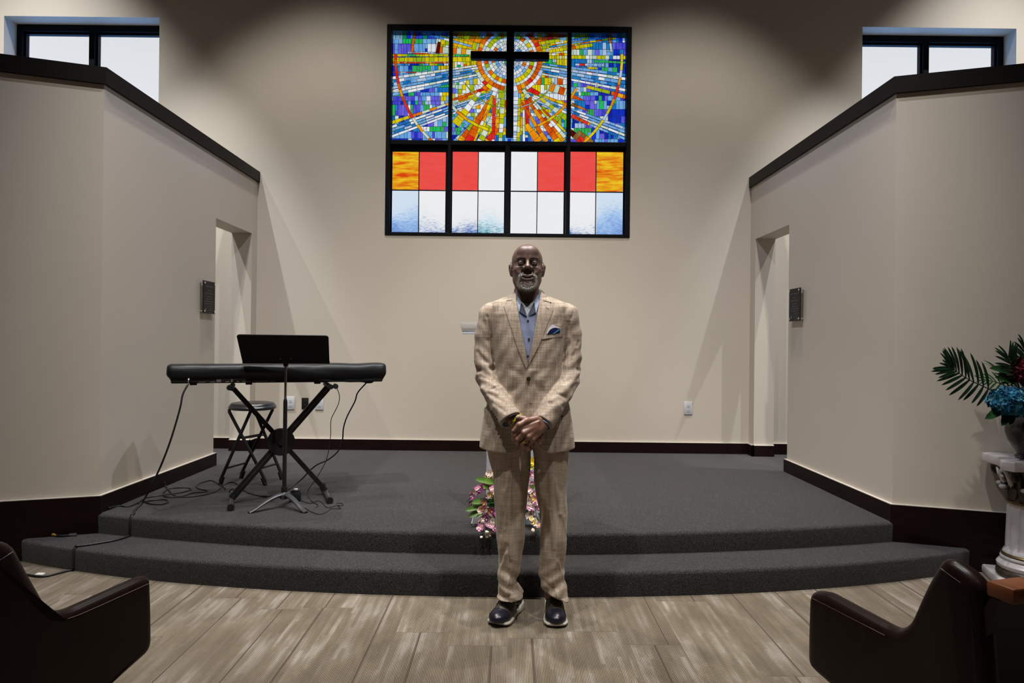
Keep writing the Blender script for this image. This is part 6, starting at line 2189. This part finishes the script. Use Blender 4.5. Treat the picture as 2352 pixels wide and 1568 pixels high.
TF = [[([(1172, 1060), (1165, 1120), (1163, 1180)], -.0055, .007), ([(1163, 1180), (1158, 1215), (1149, 1262)], -.006, .008), ([(1166, 1190), (1167, 1290), (1168, 1366)], -.004, .004),
       ([(1150, 1225), (1157, 1180)], .005, .009), ([(1149, 1292), (1164, 1252)], .007, .009), ([(1145, 1330), (1163, 1270)], -.0065, .009), ([(1146, 1366), (1172, 1369), (1202, 1362)], .008, .008),
       ([(1188, 1332), (1173, 1292)], .006, .009), ([(1188, 1338), (1202, 1358)], -.008, .010), ([(1156, 1060), (1160, 1120)], .003, .012), ([(1142, 1350), (1150, 1360)], .007, .006), ([(1185, 1100), (1188, 1200)], .0025, .012)],
      [([(1276, 1105), (1287, 1180), (1301, 1225)], -.0055, .008), ([(1263, 1170), (1272, 1260)], -.0045, .007), ([(1281, 1288), (1297, 1338), (1302, 1365)], -.007, .008), ([(1290, 1288), (1302, 1325)], .006, .009),
       ([(1262, 1060), (1266, 1170)], -.004, .005), ([(1271, 1262), (1284, 1372)], -.004, .004), ([(1255, 1200), (1262, 1270)], .003, .012), ([(1288, 1120), (1298, 1180)], .003, .010), ([(1250, 1335), (1272, 1350)], .004, .010)]]
def trousf(p):
    x, y, z = p
    a = legf(p, LEGL, 1); b = legf(p, LEGR, -1)
    if 'TL' not in CRS:
        CRS['TL'] = creases(lambda q: legf(q, LEGL, 1), TF[0]); CRS['TR'] = creases(lambda q: legf(q, LEGR, -1), TF[1])
    a = fold(p, a, CRS['TL']); b = fold(p, b, CRS['TR'])
    f = smin(a, b, .006)
    hips = g_ell(p, (.083, 3.41, .98), (.170, .105, .10))
    f = smin(f, hips, .03)
    xl = (x - P(1172, 1380, 3.33).x)
    hemL = P(1172, 1385, 3.30).z + .10 * np.maximum(xl, 0) * .9 - .05 * (y - 3.33)
    hemR = P(1280, 1379, 3.30).z - .44 * (x - P(1280, 1380, 3.30).x) - .12 * (y - 3.33)
    hem = np.where(x < P(1222, 1380, 3.35).x, hemL, hemR)
    f = smax(f, hem - z, .004)
    # open hem
    f = smax(f, -np.maximum(f + .011, z - hem - .018), .002)
    return smax(f, z - 1.04, .01)
V, Q = grow(trousf, (xY(1100, 1100), 3.26, .06), (xY(1326, 1100), 3.56, 1.05), .0040)
V = relax(V, Q, 1, .35)
add('trousers', V, Q, M_TRS, label='matching tan plaid trousers breaking over the shoes')

# ---- shoes
M_SOLE = plain('ivory_rubber_sole', (.62, .60, .54, 1), .5)
M_LEATH = plain('dark_brown_leather', (.050, .036, .028, 1), .38, 0, .5, .15, 40)
M_TOE = plain('navy_polished_toe', (.010, .010, .020, 1), .3, 0, .5, .1, 40)
M_LACE = plain('dark_lace', (.010, .014, .022, 1), .6)
def shoe(heel, toe):
    heel = Vector(heel); toe = Vector(toe)
    d = (toe - heel).normalized(); s_ = Vector((-d.y, d.x, 0)); L = (toe - heel).length
    def loc(p): return (p[0] - heel.x) * d.x + (p[1] - heel.y) * d.y, (p[0] - heel.x) * s_.x + (p[1] - heel.y) * s_.y, p[2]
    def foot(l, w, grow_=0):
        hw = np.interp(l, [0, .02, .07, .13, .20, .25, .285, L], [.018, .033, .038, .040, .053, .054, .040, .006]) + grow_
        return hw
    def solef(p):
        l, w, z = loc(p)
        hw = foot(l, w, .004)
        f = np.maximum(np.abs(w) - hw, np.maximum(-.003 - l, l - L - .004)) 
        zt = np.interp(l, [0, .06, .12, .2, L], [.046, .036, .026, .022, .024]); zb = np.interp(l, [0, .05, .1, .22, L], [.004, 0, .006, .0, .012])
        zz = np.maximum(z - zt, zb - z)
        f = smax(f, zz, .010)
        f = f + .0012 * np.sin(z * 700) * (np.abs(w) > hw * .7)
        return f
    def upf(p):
        l, w, z = loc(p); q = (l, w, z)
        f = g_ell(q, (.232, 0, .036), (.069, .0515, .034))
        f = smin(f, g_ell(q, (.175, 0, .045), (.070, .046, .048)), .02)
        f = smin(f, g_cap(q, (.16, 0, .065), (.07, 0, .105), .034, .036), .03)
        f = smin(f, g_ell(q, (.050, 0, .065), (.048, .037, .055)), .02)
        f = smin(f, g_cap(q, (.070, 0, .085), (.068, 0, .11), .034, .034), .02)
        f = smax(f, .024 - z, .004)
        f = smax(f, z - .118, .006)
        return f
    lo = (min(heel.x, toe.x) - .07, min(heel.y, toe.y) - .05, -.004); hi = (max(heel.x, toe.x) + .07, max(heel.y, toe.y) + .05, .175)
    sh = None
    V, Q = grow(lambda p: smax(upf(p), loc(p)[0] - .236 + 5.0 * loc(p)[1] ** 2 , .002), lo, hi, .0030)
    sh = add('shoe', V, Q, M_LEATH)
    sh['label'] = 'brown leather shoe with navy toe and white sole'
    V, Q = grow(lambda p: smax(upf(p) - .0008, .233 - 5.0 * loc(p)[1] ** 2 - loc(p)[0] - 0 , .002), lo, hi, .0028)
    add('toe_cap', V, Q, M_TOE, sh, 'polished navy toe cap')
    V, Q = grow(solef, lo, hi, .0030)
    add('sole', V, Q, M_SOLE, sh, 'ivory rubber sole')
    bm = bmesh.new()
    def W(l, w, z): return heel + d * l + s_ * w + Vector((0, 0, z))
    def topz(l, w):
        zs = np.linspace(.16, .03, 120)
        pt = [W(l, w, z) for z in zs]
        F = upf((np.array([q.x for q in pt]), np.array([q.y for q in pt]), np.array([q.z for q in pt])))
        k = np.where(F < 0)[0]; return zs[k[0]] if len(k) else .08
    for i, l in enumerate((.125, .143, .161, .179)):
        pts = [W(l + .004 * abs(w) / .02, w, topz(l, w) + .0012) for w in (-.021, -.012, 0, .012, .021)]
        tube(bm, pts, .0022, 6)
    c = W(.172, 0, topz(.172, 0) + .006)
    for sg in (-1, 1):
        loop = [c, c + d * .010 + s_ * (sg * .016) + Vector((0, 0, .006)), c + d * .028 + s_ * (sg * .022) - Vector((0, 0, .006)), c + d * .020 + s_ * (sg * .008) - Vector((0, 0, .002)), c]
        tube(bm, spline(loop, 5), .0019, 6)
        tube(bm, spline([c, c + d * .018 + s_ * (sg * .014), W(.205, sg * .034, topz(.205, sg * .034) + .002)], 5), .0017, 6)
    addbm('laces', bm, M_LACE, sh)
M_SOCK = cloth('black_sock', (.008, .008, .010))
for sx0, sy0 in ((.030, 3.46), (.228, 3.475)):
    bm = bmesh.new(); tube(bm, [(sx0, sy0, .06), (sx0, sy0 - .005, .12), (sx0 - .012, sy0 - .02, .24)], [.034, .034, .036], 24); addbm('sock', bm, M_SOCK)
shoe(G(1192, 1391, 0) + Vector((0, -.01, 0)), G(1140, 1441, 0) + Vector((0, .012, 0)))
t_ = G(1279, 1446, 0)
shoe((t_.x - .006, t_.y + .305, 0), (t_.x, t_.y + .012, 0))

# ---- glasses, eyes, teeth, beard, ring, bracelet
def H(x, y, z): return Vector((HC.x + x, HC.y + y, HC.z + z))
M_EYE = plain('eye_white', (.42, .38, .36, 1), .2); M_IRIS = plain('dark_iris', (.012, .007, .005, 1), .12)
for sg in (-1, 1):
    bm = bmesh.new(); bmesh.ops.create_uvsphere(bm, u_segments=24, v_segments=14, radius=.0112, matrix=Matrix.Translation(H(sg * .031, -.0716, .1300)))
    ey = addbm('eye', bm, M_EYE)
    bm = bmesh.new(); bmesh.ops.create_uvsphere(bm, u_segments=20, v_segments=10, radius=.0066, matrix=Matrix.Translation(H(sg * .031, -.0768, .1300)))
    addbm('iris', bm, M_IRIS, ey)
bm = bmesh.new()
for k in range(8):
    x = (k - 3.5) * .0052
    for z_, hh in ((.0575, .0030), (.0530, .0030)):
        zc = z_ + .0110 * (abs(x) / .034) ** 2
        c = H(x, -.0800 + 8 * x * x, zc)
        box(bm, c - Vector((.00245, .003, hh)), c + Vector((.00245, .003, hh)), .0012)
addbm('teeth', bm, plain('tooth_enamel', (.50, .46, .42, 1), .25))
gl = None
M_GFR = plain('dark_wire_frame', (.025, .018, .018, 1), .25, .6)
bm = bmesh.new()
def lens_pts(sg, g=0):
    o = []
    for k in range(28):
        a = 2 * PI * k / 28
        cx_, cz_ = math.cos(a), math.sin(a)
        e = .55
        x = math.copysign(abs(cx_) ** e, cx_) * (.0258 + g); z = math.copysign(abs(cz_) ** e, cz_) * (.0155 + g)
        if cz_ < 0: x *= .93
        yy = -.0935 + .9 * (abs(x + .0) ** 2) * 3 + .0035 * (x * sg > 0) * (abs(x) / .026)
        o.append(H(sg * .0305 + x, yy, .1275 + z))
    return o
for sg in (-1, 1):
    q = lens_pts(sg); tube(bm, q + [q[0]], .00085, 6, caps=False)
    tube(bm, spline([H(sg * .0565, -.088, .136), H(sg * .066, -.078, .137), H(sg * .078, -.030, .136), H(sg * .0815, .005, .136), H(sg * .082, .022, .128), H(sg * .081, .030, .112)], 5), .0014, 6)
tube(bm, spline([H(-.0055, -.0930, .134), H(0, -.0965, .137), H(.0055, -.0930, .134)], 5), .0011, 6)
gl = addbm('eyeglasses', bm, M_GFR, label='thin dark framed eyeglasses')
M_LENS = acrylic('spectacle_lens', (.99, .99, 1, 1), .0, .02)
for sg in (-1, 1):
    bm = bmesh.new(); bm.faces.new([bm.verts.new(v) for v in lens_pts(sg, -.0006)])
    addbm('lens', bm, M_LENS, gl)
# goatee and moustache: short hairs rooted on the skin
rr = random.Random(7)
Nn = np.zeros_like(HV)
e1 = HV[HQ[:, 2]] - HV[HQ[:, 0]]; e2 = HV[HQ[:, 3]] - HV[HQ[:, 1]]
fn = np.cross(e1, e2)
for k in range(4): np.add.at(Nn, HQ[:, k], fn)
Nn /= (np.linalg.norm(Nn, axis=1)[:, None] + 1e-9)
lx, ly, lz = HV[:, 0] - HC.x, HV[:, 1] - HC.y, HV[:, 2] - HC.z
ctr = np.array([HC.x, HC.y, HC.z + .1]); flip_ = np.sign(((HV - ctr) * Nn).sum(1)); Nn *= flip_[:, None]
ringd = np.sqrt((lx / .0420) ** 2 + ((lz - .0460) / .0410) ** 2)
front = ly < -.045
dens = np.where(front, np.exp(-((ringd - 1.0) / .13) ** 2), 0) * np.where(lz > .072, .55, 1)
dens = dens * np.where((lz > .072) & (np.abs(lx) < .020), .0, 1)
dens = np.maximum(dens, np.where(front & (ringd < 1) & (lz < .040), .13, 0))
cand = np.where(dens > .05)[0]
bm = bmesh.new()
def hair(bm, p, n, dr, L, w):
    s_ = dr.cross(n).normalized() * w
    t1 = p + dr * L * .5 + n * L * .35; t2 = p + dr * L + n * L * .25
    v = [bm.verts.new(q) for q in (p - s_, p + s_, t1 + s_ * .7, t1 - s_ * .7, t2)]
    bm.faces.new((v[0], v[1], v[2], v[3])); bm.faces.new((v[3], v[2], v[4]))
for k in range(7000):
    i = int(cand[rr.randrange(len(cand))])
    if rr.random() > dens[i]: continue
    p = Vector(HV[i]) + Vector((rr.uniform(-1, 1), rr.uniform(-1, 1), rr.uniform(-1, 1))) * .0012; n = Vector(Nn[i])
    dr = Vector((lx[i] * 6 + rr.uniform(-.4, .4), rr.uniform(-.3, .1), -1 + rr.uniform(-.2, .3))).normalized()
    hair(bm, p, n, dr, rr.uniform(.0035, .0065), .00035)
M_BEARD = plain('white_grey_beard', (.72, .72, .68, 1), .6, 0, .3, .3, 900)
addbm('goatee', bm, M_BEARD, smooth=False, label='trimmed white grey goatee and moustache')
# eyebrows
bm = bmesh.new()
bd = np.where((ly < -.05), np.exp(-((lz - .1515 + 4 * (np.abs(lx) - .03) ** 2) / .0032) ** 2) * (np.abs(lx) > .012) * (np.abs(lx) < .048), 0)
cand = np.where(bd > .2)[0]
for k in range(420):
    i = int(cand[rr.randrange(len(cand))])
    p = Vector(HV[i]); n = Vector(Nn[i])
    hair(bm, p, n, Vector((math.copysign(1, lx[i]), 0, rr.uniform(-.2, .4))).normalized(), rr.uniform(.0025, .0045), .00022)
addbm('eyebrows', bm, plain('dark_eyebrow_hair', (.03, .024, .022, 1), .6), smooth=False)
# wedding ring and wristband
a = Vector(KN[2]); b = Vector(pl(1199, 1018, 3.164)); c = a.lerp(b, .70); ax_ = (b - a).normalized()
bm = bmesh.new(); tube(bm, [c - ax_ * .0022, c + ax_ * .0022], .0122, 24, caps=False); solidify(bm, .0012)
addbm('ring', bm, M_GOLD, label='gold ring')
def band_mat():
    m = Mat('yellow_black_wristband')
    n = m.noise(m.coords(), 150, 2, .5)
    n2 = m.noise(m.coords(), 38, 1, .5)
    v = m.math('ADD', m.math('MULTIPLY', n, .5), m.math('MULTIPLY', n2, .5))
    m.col(m.ramp(v, [(.47, (.62, .50, .01, 1)), (.53, (.015, .015, .01, 1))])); m.set(Roughness=.45); return m.m
c = P(1187, 965, 3.236); ax_ = (P(1200, 977, 3.222) - P(1174, 953, 3.250)).normalized()
bm = bmesh.new(); tube(bm, [c - ax_ * .006, c + ax_ * .006], .0368, 40, caps=False); solidify(bm, .0018)
addbm('wristband', bm, band_mat(), label='yellow and black wristband')
bm = bmesh.new(); bmesh.ops.create_circle(bm, cap_ends=True, segments=14, radius=.0048, matrix=Matrix.Translation(P(1178.3, 986.5, 3.1400)) @ Matrix.Rotation(PI / 2, 4, 'X') @ Matrix.Diagonal((1, 1.25, 1, 1)))
addbm('thumbnail', bm, plain('fingernail', (.50, .33, .25, 1), .3), label='pale thumbnail')

man.scale = (.9522,) * 3
man.location = (MO.x * .9522, MO.y * .9522, ZF)
